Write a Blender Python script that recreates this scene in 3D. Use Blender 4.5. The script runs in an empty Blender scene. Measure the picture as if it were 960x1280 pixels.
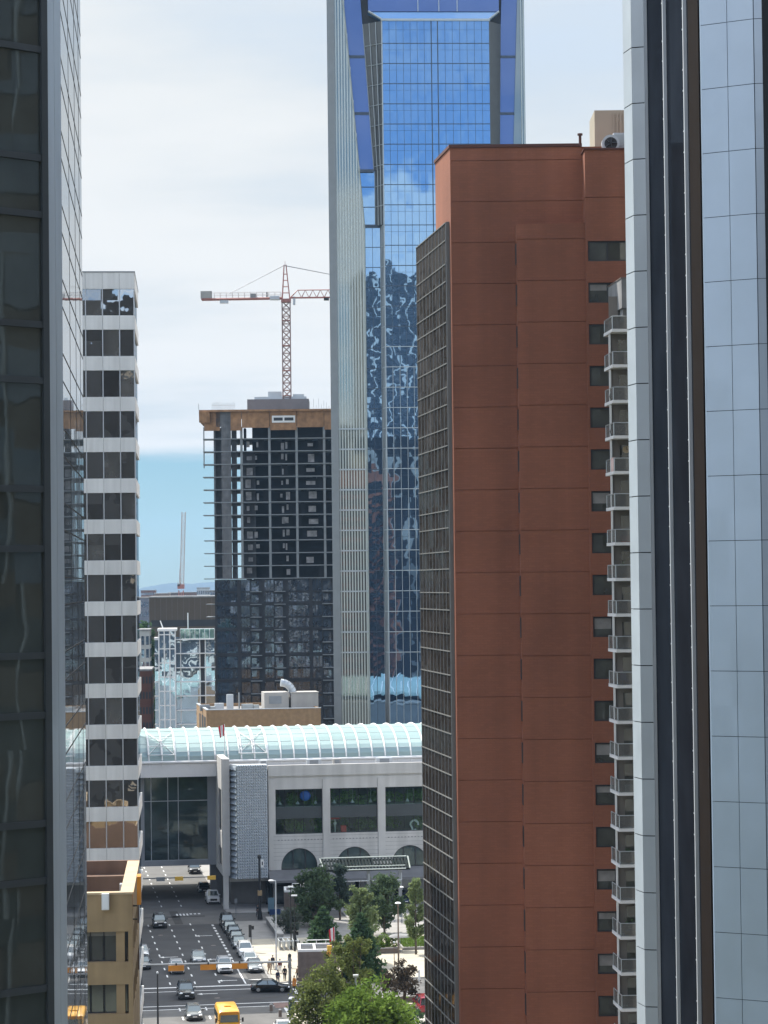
import bpy, bmesh, math, random
from mathutils import Vector, Matrix
R = random.Random(11)
C = bpy.context.scene.collection
rad = math.radians
# ------------------------------------------------------------------ camera model (used to survey positions from the photo)
FPX, CAMH = 3000.0, 48.0
PIT, ROLL = math.atan(90/3000), rad(0.65)
_f = Vector((0, math.cos(PIT), math.sin(PIT)))
_r0 = Vector((1, 0, 0)); _u0 = Vector((0, -math.sin(PIT), math.cos(PIT)))
_r = _r0*math.cos(ROLL) - _u0*math.sin(ROLL)
_u = _u0*math.cos(ROLL) + _r0*math.sin(ROLL)
CAM = Vector((0, 0, CAMH))
def ray(px, py): return _f*FPX + _r*(px-480) + _u*(640-py)
def P(px, py, Y):
    d = ray(px, py); return CAM + d*(Y/d.y)
def G(px, py, z=0.0):
    d = ray(px, py); return CAM + d*((z-CAMH)/d.z)
YAW = rad(8.6)                       # the street grid
SY, CY = math.sin(YAW), math.cos(YAW)
def S(t, s): return (t*CY - s*SY, t*SY + s*CY)   # street coordinates: t across, s along
def TS(p): return (p[0]*CY + p[1]*SY, -p[0]*SY + p[1]*CY)
# ------------------------------------------------------------------ materials
MATS = {}
def nt(name):
    m = bpy.data.materials.new(name); m.use_nodes = True
    t = m.node_tree; t.nodes.clear(); MATS[name] = m
    return m, t, t.nodes, t.links
def objvec(n, l, scale=(1, 1, 1)):
    tc = n.new('ShaderNodeTexCoord'); mp = n.new('ShaderNodeMapping'); mp.inputs['Scale'].default_value = scale
    l.new(tc.outputs['Object'], mp.inputs['Vector']); return mp.outputs[0]
def varcol(n, l, col, var, scale, streak=0.0, sscale=1.0):
    nz = n.new('ShaderNodeTexNoise'); nz.inputs['Scale'].default_value = scale; nz.inputs['Detail'].default_value = 6
    l.new(objvec(n, l), nz.inputs['Vector'])
    rp = n.new('ShaderNodeValToRGB')
    rp.color_ramp.elements[0].position = .28; rp.color_ramp.elements[1].position = .72
    rp.color_ramp.elements[0].color = [max(0, c*(1-var)) for c in col[:3]]+[1]
    rp.color_ramp.elements[1].color = [min(1, c*(1+var)) for c in col[:3]]+[1]
    l.new(nz.outputs['Fac'], rp.inputs[0]); out = rp.outputs[0]
    if streak:
        n2 = n.new('ShaderNodeTexNoise'); n2.inputs['Scale'].default_value = 1.0; n2.inputs['Detail'].default_value = 5
        l.new(objvec(n, l, (sscale, sscale, sscale*.06)), n2.inputs['Vector'])
        r2 = n.new('ShaderNodeValToRGB')
        r2.color_ramp.elements[0].position = .35; r2.color_ramp.elements[1].position = .65
        r2.color_ramp.elements[0].color = (1-streak,)*3+(1,); r2.color_ramp.elements[1].color = (1, 1, 1, 1)
        l.new(n2.outputs['Fac'], r2.inputs[0])
        mx = n.new('ShaderNodeMix'); mx.data_type = 'RGBA'; mx.blend_type = 'MULTIPLY'; mx.inputs[0].default_value = 1
        l.new(out, mx.inputs[6]); l.new(r2.outputs[0], mx.inputs[7]); out = mx.outputs[2]
    return out
def M(name, col, rough=.7, metal=0.0, var=.1, scale=.6, streak=0.0, sscale=1.0, bump=0.0, bscale=6.0, spec=.4):
    m, t, n, l = nt(name)
    b = n.new('ShaderNodeBsdfPrincipled'); o = n.new('ShaderNodeOutputMaterial')
    b.inputs['Roughness'].default_value = rough; b.inputs['Metallic'].default_value = metal
    b.inputs['Specular IOR Level'].default_value = spec
    l.new(varcol(n, l, col, var, scale, streak, sscale), b.inputs['Base Color'])
    if bump:
        nz = n.new('ShaderNodeTexNoise'); nz.inputs['Scale'].default_value = bscale; nz.inputs['Detail'].default_value = 5
        l.new(objvec(n, l), nz.inputs['Vector'])
        bp = n.new('ShaderNodeBump'); bp.inputs['Strength'].default_value = bump; bp.inputs['Distance'].default_value = .05
        l.new(nz.outputs['Fac'], bp.inputs['Height']); l.new(bp.outputs[0], b.inputs['Normal'])
    l.new(b.outputs[0], o.inputs[0]); return m
def glass(name, base, fac, tint=(1, 1, 1), rough=.015, wav=.004, wscale=.25, cell=None, tilt=0.0, var=.25, vscale=.4, see=0.0, stretch=1.0):
    """coated architectural glass: a dark body under a mirror layer whose panes are a little warped and tilted"""
    m, t, n, l = nt(name)
    d = n.new('ShaderNodeBsdfDiffuse'); g = n.new('ShaderNodeBsdfGlossy'); mx = n.new('ShaderNodeMixShader'); o = n.new('ShaderNodeOutputMaterial')
    l.new(varcol(n, l, base, var, vscale), d.inputs[0])
    g.inputs[0].default_value = (*tint, 1); g.inputs['Roughness'].default_value = rough
    geo = n.new('ShaderNodeNewGeometry'); acc = geo.outputs['Normal']
    nz = n.new('ShaderNodeTexNoise'); nz.inputs['Scale'].default_value = wscale; nz.inputs['Detail'].default_value = 2
    l.new(objvec(n, l, (1, 1, stretch)), nz.inputs['Vector'])
    def addpert(acc, colsock, amp):
        s = n.new('ShaderNodeVectorMath'); s.operation = 'SUBTRACT'; s.inputs[1].default_value = (.5, .5, .5); l.new(colsock, s.inputs[0])
        k = n.new('ShaderNodeVectorMath'); k.operation = 'SCALE'; k.inputs['Scale'].default_value = amp; l.new(s.outputs[0], k.inputs[0])
        a = n.new('ShaderNodeVectorMath'); a.operation = 'ADD'; l.new(acc, a.inputs[0]); l.new(k.outputs[0], a.inputs[1]); return a.outputs[0]
    acc = addpert(acc, nz.outputs['Color'], wav*2)
    if cell:
        sn = n.new('ShaderNodeVectorMath'); sn.operation = 'SNAP'; sn.inputs[1].default_value = cell
        l.new(objvec(n, l), sn.inputs[0])
        wn = n.new('ShaderNodeTexWhiteNoise'); l.new(sn.outputs[0], wn.inputs['Vector'])
        acc = addpert(acc, wn.outputs['Color'], tilt*2)
    nm = n.new('ShaderNodeVectorMath'); nm.operation = 'NORMALIZE'; l.new(acc, nm.inputs[0])
    l.new(nm.outputs[0], g.inputs['Normal'])
    mx.inputs[0].default_value = fac
    body = d.outputs[0]
    if see:
        tr = n.new('ShaderNodeBsdfTransparent'); tr.inputs[0].default_value = (.8, .88, .86, 1)
        m2 = n.new('ShaderNodeMixShader'); m2.inputs[0].default_value = see
        l.new(body, m2.inputs[1]); l.new(tr.outputs[0], m2.inputs[2]); body = m2.outputs[0]
    l.new(body, mx.inputs[1]); l.new(g.outputs[0], mx.inputs[2]); l.new(mx.outputs[0], o.inputs[0]); return m
def panelmetal(name, col, fac, rough=.3, tint=(1, 1, 1), wav=.004):
    return glass(name, col, fac, tint, rough, wav, .5, (1.6, 1.6, 3.45), .012, .10, .35)
def leafmat(name, col, var=.45, scale=.7):
    m, t, n, l = nt(name)
    d = n.new('ShaderNodeBsdfDiffuse'); tr = n.new('ShaderNodeBsdfTranslucent'); mx = n.new('ShaderNodeMixShader'); o = n.new('ShaderNodeOutputMaterial')
    c = varcol(n, l, col, var, scale)
    l.new(c, d.inputs[0]); l.new(c, tr.inputs[0]); mx.inputs[0].default_value = .35
    l.new(d.outputs[0], mx.inputs[1]); l.new(tr.outputs[0], mx.inputs[2]); l.new(mx.outputs[0], o.inputs[0]); return m
def paint(name, col, rough=.25, metal=0.0):
    m = M(name, col, rough, metal, .03, .5, spec=.5)
    b = [x for x in m.node_tree.nodes if x.type == 'BSDF_PRINCIPLED'][0]; b.inputs['Coat Weight'].default_value = .5; b.inputs['Coat Roughness'].default_value = .08
    return m
# ------------------------------------------------------------------ mesh builder
class MB:
    def __init__(s): s.v = []; s.f = []; s.m = []; s.mi = 0
    def add(s, pts, faces):
        o = len(s.v); s.v += [tuple(p) for p in pts]
        for f in faces: s.f.append([o+i for i in f]); s.m.append(s.mi)
        return s
    def box(s, x0, x1, y0, y1, z0, z1):
        return s.add([(x0,y0,z0),(x1,y0,z0),(x1,y1,z0),(x0,y1,z0),(x0,y0,z1),(x1,y0,z1),(x1,y1,z1),(x0,y1,z1)],
              [(0,3,2,1),(4,5,6,7),(0,1,5,4),(1,2,6,5),(2,3,7,6),(3,0,4,7)])
    def poly(s, pts): return s.add(pts, [tuple(range(len(pts)))])
    def prism(s, pts, z0, z1):                    # plan polygon, upright
        a = sum(pts[i][0]*pts[(i+1) % len(pts)][1]-pts[(i+1) % len(pts)][0]*pts[i][1] for i in range(len(pts)))
        if a < 0: pts = pts[::-1]
        n = len(pts)
        return s.add([(p[0], p[1], z0) for p in pts]+[(p[0], p[1], z1) for p in pts],
              [tuple(range(n))[::-1], tuple(range(n, 2*n))]+[(i, (i+1) % n, n+(i+1) % n, n+i) for i in range(n)])
    def prismy(s, pts, y0, y1):                   # elevation polygon (x,z), extruded in depth
        a = sum(pts[i][0]*pts[(i+1) % len(pts)][1]-pts[(i+1) % len(pts)][0]*pts[i][1] for i in range(len(pts)))
        if a < 0: pts = pts[::-1]
        n = len(pts)
        return s.add([(p[0], y0, p[1]) for p in pts]+[(p[0], y1, p[1]) for p in pts],
              [tuple(range(n)), tuple(range(n, 2*n))[::-1]]+[(i, n+i, n+(i+1) % n, (i+1) % n) for i in range(n)])
    def prismx(s, pts, x0, x1):                   # profile polygon (y,z), extruded across
        n = len(pts)
        a = sum(pts[i][0]*pts[(i+1) % n][1]-pts[(i+1) % n][0]*pts[i][1] for i in range(n))
        if a < 0: pts = pts[::-1]
        return s.add([(x0, p[0], p[1]) for p in pts]+[(x1, p[0], p[1]) for p in pts],
              [tuple(range(n))[::-1], tuple(range(n, 2*n))]+[(i, (i+1) % n, n+(i+1) % n, n+i) for i in range(n)])
    def tube(s, a, b, r0, r1=None, n=8, cap=True):
        a, b = Vector(a), Vector(b); r1 = r0 if r1 is None else r1
        d = (b-a).normalized(); u = d.orthogonal().normalized(); w = d.cross(u)
        pts = []
        for c, r in ((a, r0), (b, r1)):
            for i in range(n):
                t = 2*math.pi*(i+.5)/n; pts.append(c+u*(r*math.cos(t))+w*(r*math.sin(t)))
        fs = [(i, (i+1) % n, n+(i+1) % n, n+i) for i in range(n)]
        if cap: fs += [tuple(range(n))[::-1], tuple(range(n, 2*n))]
        return s.add(pts, fs)
    def bar(s, a, b, r): return s.tube(a, b, r*1.2, r*1.2, 4)
    def path(s, pts, radii, n=6):
        for i in range(len(pts)-1): s.tube(pts[i], pts[i+1], radii[i], radii[i+1], n)
        return s
    def dome(s, c, rx, ry, rz, n=12, k=6, lo=-1.0):
        rings = []
        pts = []
        for j in range(k+1):
            ph = math.asin(lo)+(math.pi/2-math.asin(lo))*j/k
            for i in range(n):
                t = 2*math.pi*i/n; pts.append((c[0]+rx*math.cos(ph)*math.cos(t), c[1]+ry*math.cos(ph)*math.sin(t), c[2]+rz*math.sin(ph)))
        fs = [(j*n+i, j*n+(i+1) % n, (j+1)*n+(i+1) % n, (j+1)*n+i) for j in range(k) for i in range(n)]
        fs.append(tuple(range(n))[::-1])
        return s.add(pts, fs)
    def obj(s, name, mat, parent=None, smooth=False, fix=False):
        me = bpy.data.meshes.new(name); me.from_pydata(s.v, [], s.f)
        mats = mat if isinstance(mat, (list, tuple)) else [mat]
        for x in mats: me.materials.append(x)
        if len(mats) > 1: me.polygons.foreach_set('material_index', s.m)
        if fix:
            bm = bmesh.new(); bm.from_mesh(me); bmesh.ops.remove_doubles(bm, verts=bm.verts, dist=1e-4)
            bmesh.ops.recalc_face_normals(bm, faces=bm.faces); bm.to_mesh(me); bm.free()
        if smooth:
            me.polygons.foreach_set('use_smooth', [True]*len(me.polygons))
            try: me.set_sharp_from_angle(angle=rad(38))
            except Exception: pass
        me.update()
        o = bpy.data.objects.new(name, me); C.objects.link(o)
        if parent: o.parent = parent
        return o
def tag(o, label=None, cat=None, group=None, kind=None):
    if label: o['label'] = label
    if cat: o['category'] = cat
    if group: o['group'] = group
    if kind: o['kind'] = kind
    return o
def empty(name, loc, rz=0.0):
    o = bpy.data.objects.new(name, None); C.objects.link(o); o.location = (loc[0], loc[1], loc[2] if len(loc) > 2 else 0)
    o.rotation_euler = (0, 0, rz); o.empty_display_size = .5; return o
class Bld:
    """a building: an Empty at its front corner; local x runs along the front, y goes back, z up"""
    def __init__(s, name, label, cat, xy, yaw=YAW, group=None):
        s.o = tag(empty(name, (xy[0], xy[1], 0), yaw), label, cat, group); s.x, s.y, s.c, s.s = xy[0], xy[1], math.cos(yaw), math.sin(yaw)
    def loc(s, p):
        dx, dy = p[0]-s.x, p[1]-s.y; return Vector((dx*s.c+dy*s.s, -dx*s.s+dy*s.c, p[2]))
    def L(s, px, py, y=0.0):             # where the sight line meets the local plane y
        a, b = s.loc(CAM), s.loc(CAM+ray(px, py)); k = (y-a.y)/(b.y-a.y); q = a+(b-a)*k; return q.x, q.z
    def LX(s, px, py, x=0.0):
        a, b = s.loc(CAM), s.loc(CAM+ray(px, py)); k = (x-a.x)/(b.x-a.x); q = a+(b-a)*k; return q.y, q.z
    def put(s, mb, name, mat, parent=None, **k): return mb.obj(name, mat, parent or s.o, **k)
def lattice(mb, a, b, w, n, r, d=None):
    """square lattice beam from a to b, width w"""
    a, b = Vector(a), Vector(b); ax = (b-a).normalized()
    u = Vector((0, 0, 1)).cross(ax) if abs(ax.z) < .9 else Vector((1, 0, 0)); u.normalize(); v = ax.cross(u)
    cs = [u*w/2+v*w/2, u*w/2-v*w/2, -u*w/2-v*w/2, -u*w/2+v*w/2]
    for c in cs: mb.bar(a+c, b+c, r)
    for i in range(n):
        p, q = a.lerp(b, i/n), a.lerp(b, (i+1)/n)
        for j in range(4):
            c0, c1 = cs[j], cs[(j+1) % 4]
            mb.bar(p+c0, p+c1, r*.7); mb.bar(p+c0, q+c1, r*.7)
            if d: mb.bar(p+c1, q+c0, r*.7)
# ------------------------------------------------------------------ world, sun, camera
SUN_AZ, SUN_EL = rad(-47), rad(55)
sc = bpy.context.scene
w = bpy.data.worlds.new("World"); sc.world = w; w.use_nodes = True
t = w.node_tree; n = t.nodes; l = t.links; n.clear()
def mth(op, a, b=None, clamp=False):
    x = n.new('ShaderNodeMath'); x.operation = op; x.use_clamp = clamp
    for i, q in enumerate((a, b)):
        if q is None: continue
        if isinstance(q, (int, float)): x.inputs[i].default_value = q
        else: l.new(q, x.inputs[i])
    return x.outputs[0]
def mrange(v, a, b, smooth=True):
    x = n.new('ShaderNodeMapRange'); x.interpolation_type = 'SMOOTHSTEP' if smooth else 'LINEAR'; x.clamp = True
    l.new(v, x.inputs[0])
    for i, q in ((1, a), (2, b)):
        if isinstance(q, (int, float)): x.inputs[i].default_value = q
        else: l.new(q, x.inputs[i])
    return x.outputs[0]
out = n.new('ShaderNodeOutputWorld'); bg = n.new('ShaderNodeBackground'); bg.inputs[1].default_value = .15
sky = n.new('ShaderNodeTexSky'); sky.sky_type = 'NISHITA'; sky.sun_disc = False
sky.sun_elevation = SUN_EL; sky.sun_rotation = SUN_AZ % (2*math.pi); sky.air_density = 1.0; sky.dust_density = .4; sky.ozone_density = 2.0; sky.altitude = 1000
tc = n.new('ShaderNodeTexCoord'); sp = n.new('ShaderNodeSeparateXYZ'); l.new(tc.outputs['Generated'], sp.inputs[0])
X_, Y_, Z_ = sp.outputs
zc = mth('ADD', mth('MAXIMUM', Z_, 0.0), .07)
cb = n.new('ShaderNodeCombineXYZ'); l.new(mth('DIVIDE', X_, zc), cb.inputs[0]); l.new(mth('DIVIDE', Y_, zc), cb.inputs[1])
def noise(scale, detail, rough=.55, loc=(0, 0, 0), sx=1.0, sy=1.0):
    mp = n.new('ShaderNodeMapping'); mp.inputs['Location'].default_value = loc; mp.inputs['Scale'].default_value = (sx, sy, 1); l.new(cb.outputs[0], mp.inputs[0])
    z = n.new('ShaderNodeTexNoise'); z.inputs['Scale'].default_value = scale; z.inputs['Detail'].default_value = detail; z.inputs['Roughness'].default_value = rough
    l.new(mp.outputs[0], z.inputs['Vector']); return z.outputs['Fac']
n1 = noise(.7, 7, .55, (3.1, 1.7, 0), .8, 1.0)
n2 = noise(1.6, 8, .6, (7.3, 4.4, 0))
n3 = noise(.45, 6, .55, (1.3, 9.4, 0))
fwd = mrange(Y_, -.15, .45)
edge = mth('ADD', Z_, mth('MULTIPLY', mth('SUBTRACT', n2, .5), .010))
deck = mrange(edge, .0500, .0600)                        # the cloud deck ends a few degrees above the horizon
streak = mrange(n1, .22, .5)
cover = mth('MULTIPLY', mth('MULTIPLY', fwd, deck), mth('ADD', mth('MULTIPLY', streak, .14), .86))
puffs = mth('MULTIPLY', mth('SUBTRACT', 1.0, fwd), mrange(n3, .40, .56))
cover = mth('MAXIMUM', cover, puffs, True)
ccol = n.new('ShaderNodeMix'); ccol.data_type = 'RGBA'
ccol.inputs[6].default_value = (2.55, 2.8, 2.98, 1); ccol.inputs[7].default_value = (3.36, 3.42, 3.42, 1); l.new(mrange(n1, .30, .58), ccol.inputs[0])
skm = n.new('ShaderNodeMix'); skm.data_type = 'RGBA'; skm.blend_type = 'MULTIPLY'; skm.inputs[0].default_value = 1
l.new(sky.outputs[0], skm.inputs[6]); skc = n.new('ShaderNodeMix'); skc.data_type = 'RGBA'; skc.inputs[6].default_value = (.205, .28, .325, 1); skc.inputs[7].default_value = (.92, .99, 1.08, 1)
l.new(mth('MAXIMUM', mrange(Z_, .06, .3), mth('MULTIPLY', mth('SUBTRACT', 1.0, fwd), .8)), skc.inputs[0]); l.new(skc.outputs[2], skm.inputs[7])
mix = n.new('ShaderNodeMix'); mix.data_type = 'RGBA'; l.new(cover, mix.inputs[0]); l.new(skm.outputs[2], mix.inputs[6]); l.new(ccol.outputs[2], mix.inputs[7])
hi = n.new('ShaderNodeMix'); hi.data_type = 'RGBA'; hi.blend_type = 'MULTIPLY'; hi.inputs[0].default_value = 1
up_ = mth('ADD', 1.0, mth('MAXIMUM', mth('MULTIPLY', mrange(Z_, .27, .55), 1.9), mth('MULTIPLY', mth('SUBTRACT', 1.0, fwd), 1.0))); cc = n.new('ShaderNodeCombineColor'); [l.new(up_, cc.inputs[i]) for i in range(3)]
l.new(ccol.outputs[2], hi.inputs[6]); l.new(cc.outputs[0], hi.inputs[7]); l.new(hi.outputs[2], mix.inputs[7])
l.new(mix.outputs[2], bg.inputs[0]); l.new(bg.outputs[0], out.inputs[0])
sv = Vector((math.sin(SUN_AZ)*math.cos(SUN_EL), math.cos(SUN_AZ)*math.cos(SUN_EL), math.sin(SUN_EL)))
sl = bpy.data.lights.new('sun', 'SUN'); sl.energy = 4.2; sl.angle = rad(.5); sl.color = (1, .95, .87)
so = bpy.data.objects.new('sun', sl); C.objects.link(so); so.rotation_euler = sv.to_track_quat('Z', 'Y').to_euler(); so.location = (-100, 200, 400)
cd = bpy.data.cameras.new('camera'); co = bpy.data.objects.new('camera', cd); C.objects.link(co)
cd.sensor_fit = 'VERTICAL'; cd.sensor_height = 36; cd.sensor_width = 27; cd.lens = 36*FPX/1280; cd.clip_start = .5; cd.clip_end = 60000
mw = Matrix(((_r.x, _u.x, -_f.x, 0), (_r.y, _u.y, -_f.y, 0), (_r.z, _u.z, -_f.z, CAMH), (0, 0, 0, 1)))
co.matrix_world = mw; sc.camera = co
sc.view_settings.view_transform = 'Standard'; sc.view_settings.look = 'None'; sc.view_settings.gamma = 1; sc.view_settings.use_curve_mapping = False
sc.view_settings.exposure = 0.85
sc.cycles.use_denoising = True
sc.cycles.max_bounces = 6; sc.cycles.diffuse_bounces = 3; sc.cycles.glossy_bounces = 4; sc.cycles.transparent_max_bounces = 8; sc.cycles.volume_bounces = 0
sc.cycles.caustics_reflective = False; sc.cycles.caustics_refractive = False; sc.cycles.sample_clamp_indirect = 6
# ------------------------------------------------------------------ palette
m_conc = M('concrete', (.38, .37, .35), .85, 0, .15, .5, .15, .8)
m_concd = M('raw_concrete', (.26, .26, .26), .9, 0, .2, .6, .2, 1)
m_white = M('white_panel', (.78, .78, .76), .55, 0, .06, .25, .16, 1.4)
m_whitep = M('white_paint', (.75, .75, .74), .45, 0, .05)
m_dark = M('dark_metal', (.03, .032, .036), .5, 0, .15)
m_black = M('black_paint', (.018, .018, .02), .5, 0, .1)
m_grey = M('grey_metal', (.25, .27, .29), .45, .4, .08)
m_lgrey = M('light_grey_metal', (.5, .53, .56), .4, .3, .05)
m_steel = M('galvanised_steel', (.42, .45, .46), .45, .5, .1)
m_stone = M('limestone', (.40, .385, .36), .8, 0, .06, .5, .12, .7)
m_stoned = M('dark_stone', (.17, .17, .175), .7, 0, .15, .6)
m_granite = M('brown_granite', (.15, .12, .105), .6, 0, .25, 1.5)
m_brick = M('red_brick', (.275, .104, .060), .88, 0, .18, .10, .22, .35, .25, 9)
def brick_courses(m, bw=1.2, bh=.24, depth=.16):
    """soldered into the colour: fine courses of slightly different bricks"""
    t = m.node_tree; n = t.nodes; l = t.links; b = [x for x in n if x.type == 'BSDF_PRINCIPLED'][0]; src = b.inputs['Base Color'].links[0].from_socket
    tc = n.new('ShaderNodeTexCoord'); sp = n.new('ShaderNodeSeparateXYZ'); l.new(tc.outputs['Object'], sp.inputs[0]); ad = n.new('ShaderNodeMath'); l.new(sp.outputs[0], ad.inputs[0]); l.new(sp.outputs[1], ad.inputs[1])
    cb = n.new('ShaderNodeCombineXYZ'); l.new(ad.outputs[0], cb.inputs[0]); l.new(sp.outputs[2], cb.inputs[1])
    br = n.new('ShaderNodeTexBrick'); br.inputs['Scale'].default_value = 1; br.inputs['Brick Width'].default_value = bw; br.inputs['Row Height'].default_value = bh; br.inputs['Mortar Size'].default_value = .03
    br.inputs['Color1'].default_value = (1+depth,)*3+(1,); br.inputs['Color2'].default_value = (1-depth,)*3+(1,); br.inputs['Mortar'].default_value = (.86, .86, .88, 1); l.new(cb.outputs[0], br.inputs['Vector'])
    mx = n.new('ShaderNodeMix'); mx.data_type = 'RGBA'; mx.blend_type = 'MULTIPLY'; mx.inputs[0].default_value = .4; l.new(src, mx.inputs[6]); l.new(br.outputs[0], mx.inputs[7]); l.new(mx.outputs[2], b.inputs['Base Color'])
brick_courses(m_brick, .6, .2, .14)
m_brickcap = M('brick_coping', (.10, .04, .03), .7)
m_tan = M('tan_stone', (.38, .27, .15), .8, 0, .12, .6, .2, 1)
m_tanlight = M('tan_coping', (.47, .36, .23), .75, 0, .1, .8)
m_brownwall = M('brown_render', (.19, .12, .085), .85, 0, .15, .5, .2, 1)
m_roofgrey = M('roof_gravel', (.22, .21, .20), .95, 0, .25, 1.2)
m_asphalt = M('asphalt', (.115, .112, .106), .9, 0, .18, .35, bump=.2, bscale=14)
m_asphnew = M('fresh_asphalt', (.054, .054, .056), .85, 0, .2, .3, bump=.2, bscale=14)
m_pave = M('pale_paving', (.41, .37, .295), .9, 0, .1, .6)
m_paveg = M('grey_paving', (.27, .26, .245), .9, 0, .12, .6)
m_ground = M('ground', (.095, .105, .075), .95, 0, .35, .02)
m_line = M('road_paint', (.72, .72, .70), .7, 0, .18, 3)
m_grass = M('lawn', (.09, .17, .03), .9, 0, .35, 1.2, bump=.5, bscale=8)
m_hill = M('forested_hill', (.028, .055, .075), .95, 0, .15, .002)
m_rubber = M('rubber', (.02, .02, .02), .8)
m_rim = M('alloy', (.45, .46, .47), .3, .8)
m_glasscar = glass('car_glass', (.02, .03, .035), .22, (.9, 1, 1), .03, .001)
m_lamp = M('headlamp_lens', (.85, .87, .88), .15, 0, .02)
m_red = M('tail_lamp', (.4, .01, .01), .2)
m_orange = M('signal_orange', (.62, .24, .03), .45)
m_yellow = M('signal_yellow', (.70, .42, .06), .45)
m_bark = M('bark', (.10, .08, .06), .95, 0, .3, 3)
m_skin = M('skin', (.45, .28, .2), .6)
m_hair = M('dark_hair', (.03, .022, .018), .6)
# ------------------------------------------------------------------ ground, roads, paving
def sheet(name, pts_ts, z, mat):
    m = MB(); m.poly([(*S(t, s), z) for t, s in pts_ts]); o = m.obj(name, mat); o['kind'] = 'structure'; return o
def slab(name, pts_ts, z, mat):
    m = MB(); m.prism([S(t, s) for t, s in pts_ts], 0.0, z); o = m.obj(name, mat); o['kind'] = 'structure'; return o
rect = lambda t0, t1, s0, s1: [(t0, s0), (t1, s0), (t1, s1), (t0, s1)]
g = MB(); g.poly([(-9000, -9000, 0), (9000, -9000, 0), (9000, 9000, 0), (-9000, 9000, 0)]); go = g.obj('ground', m_ground); go['kind'] = 'structure'
TL, TR = 11.2, 29.45
sheet('road', rect(TL, TR, 120, 272.8), .006, m_asphalt)
sheet('road', rect(TL, TR, 289.6, 620), .006, m_asphalt)
sheet('cross_street', rect(-80, 140, 272.8, 289.6), .006, m_asphalt)
sheet('cross_street', rect(-80, TL, 343.5, 357.5), .006, m_asphalt); sheet('cross_street', rect(TR, 46, 343.5, 352), .006, m_asphalt)
sheet('fresh_asphalt', rect(TL, 26.6, 289.6, 342.5), .011, m_asphnew); sheet('fresh_asphalt', rect(26.6, 29.3, 308, 342.5), .011, m_asphnew)
sheet('fresh_asphalt', rect(TL, 36.0, 274.5, 289.5), .011, m_asphnew)
# blocks with kerbs
slab('pavement', rect(TR, 140, 289.7, 343.4), .13, m_paveg)
slab('pavement', rect(46, 140, 343.4, 358), .13, m_paveg)
slab('pavement', rect(TL-6, TL, 289.7, 343.4), .13, m_pave); slab('pavement', rect(TL-6, TL, 357.6, 600), .13, m_paveg)
slab('pavement', rect(TR, 60, 352.2, 600), .12, m_paveg)
slab('pavement', rect(TR, 38, 120, 272.7), .13, m_pave)
sheet('parking_ground', rect(38, 140, 150, 271.4), .010, M('parking_concrete', (.36, .34, .30), .9, 0, .15, .3))
slab('pavement', rect(38, 140, 271.6, 272.7), .13, m_pave)
# the pale plaza
m = MB(); m.poly([(*S(t, s), .135) for t, s in rect(TR+.35, 139, 290.1, 325.5)]); o = m.obj('plaza', m_pave); o['kind'] = 'structure'
pj = MB()
for k in range(24):
    t = TR+.4+k*3; a, c = S(t, 290.2), S(t+.04, 325.4); pj.poly([(*S(t, 290.2), .139), (*S(t+.05, 290.2), .139), (*S(t+.05, 325.4), .139), (*S(t, 325.4), .139)])
for k in range(12):
    s = 290.2+k*3; pj.poly([(*S(TR+.4, s), .143), (*S(120, s), .143), (*S(120, s+.05), .143), (*S(TR+.4, s+.05), .143)])
o = pj.obj('paving_joints', m_paveg); o['kind'] = 'structure'
# painted markings
mk = MB(); zm = .017
def mark(t0, t1, s0, s1): mk.poly([(*S(a, c), zm) for a, c in rect(t0, t1, s0, s1)])
for t in (17.4, 20.4, 23.35):
    s = 291.5
    while s < 343: mark(t-.09, t+.09, s, s+1.7); s += 5.6
    s = 362
    while s < 420: mark(t-.09, t+.09, s, s+1.7); s += 5.6
    s = 262
    while s < 274: mark(t-.09, t+.09, s, s+2); s += 5.6
s = 310.0
while s < 343: mark(26.25, 26.55, s, s+1.5); s += 2.75
mark(26.3, 26.5, 290.3, 309)
mark(TL+.2, TR+6, 289.1, 289.65); mark(TL+.2, TR+2, 286.4, 286.65); mark(TL+.2, 40, 276.6, 276.9); mark(TL+.2, TR-.5, 274.3, 274.55)
mark(31.5, 31.85, 277, 285.5); mark(33.9, 34.2, 286.5, 289.4); mark(29.1, 29.5, 268, 273)
def arrow(t, s):
    mark(t-.08, t+.08, s, s+2.4); mk.poly([(*S(a, c), zm) for a, c in ((t-.35, s+.5), (t, s-.8), (t+.35, s+.5))])
for t, s in ((24.9, 331), (24.9, 310), (24.9, 293), (19.0, 313), (21.8, 284)): 
    mark(t-1.1, t+.7, s, s+.28); mk.poly([(*S(a, c), zm) for a, c in ((t-1.1, s+.75), (t-1.75, s+.14), (t-1.1, s-.5))])
mark(29.6-2.6, 29.3, 293.0, 293.3)
for k in range(4): mark(22+k*.5, 22.25+k*.5, 352, 354)
for k in range(3): mark(24+k*.6, 24.35+k*.6, 353, 354)
o = mk.obj('road_markings', m_line); o['kind'] = 'structure'
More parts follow.
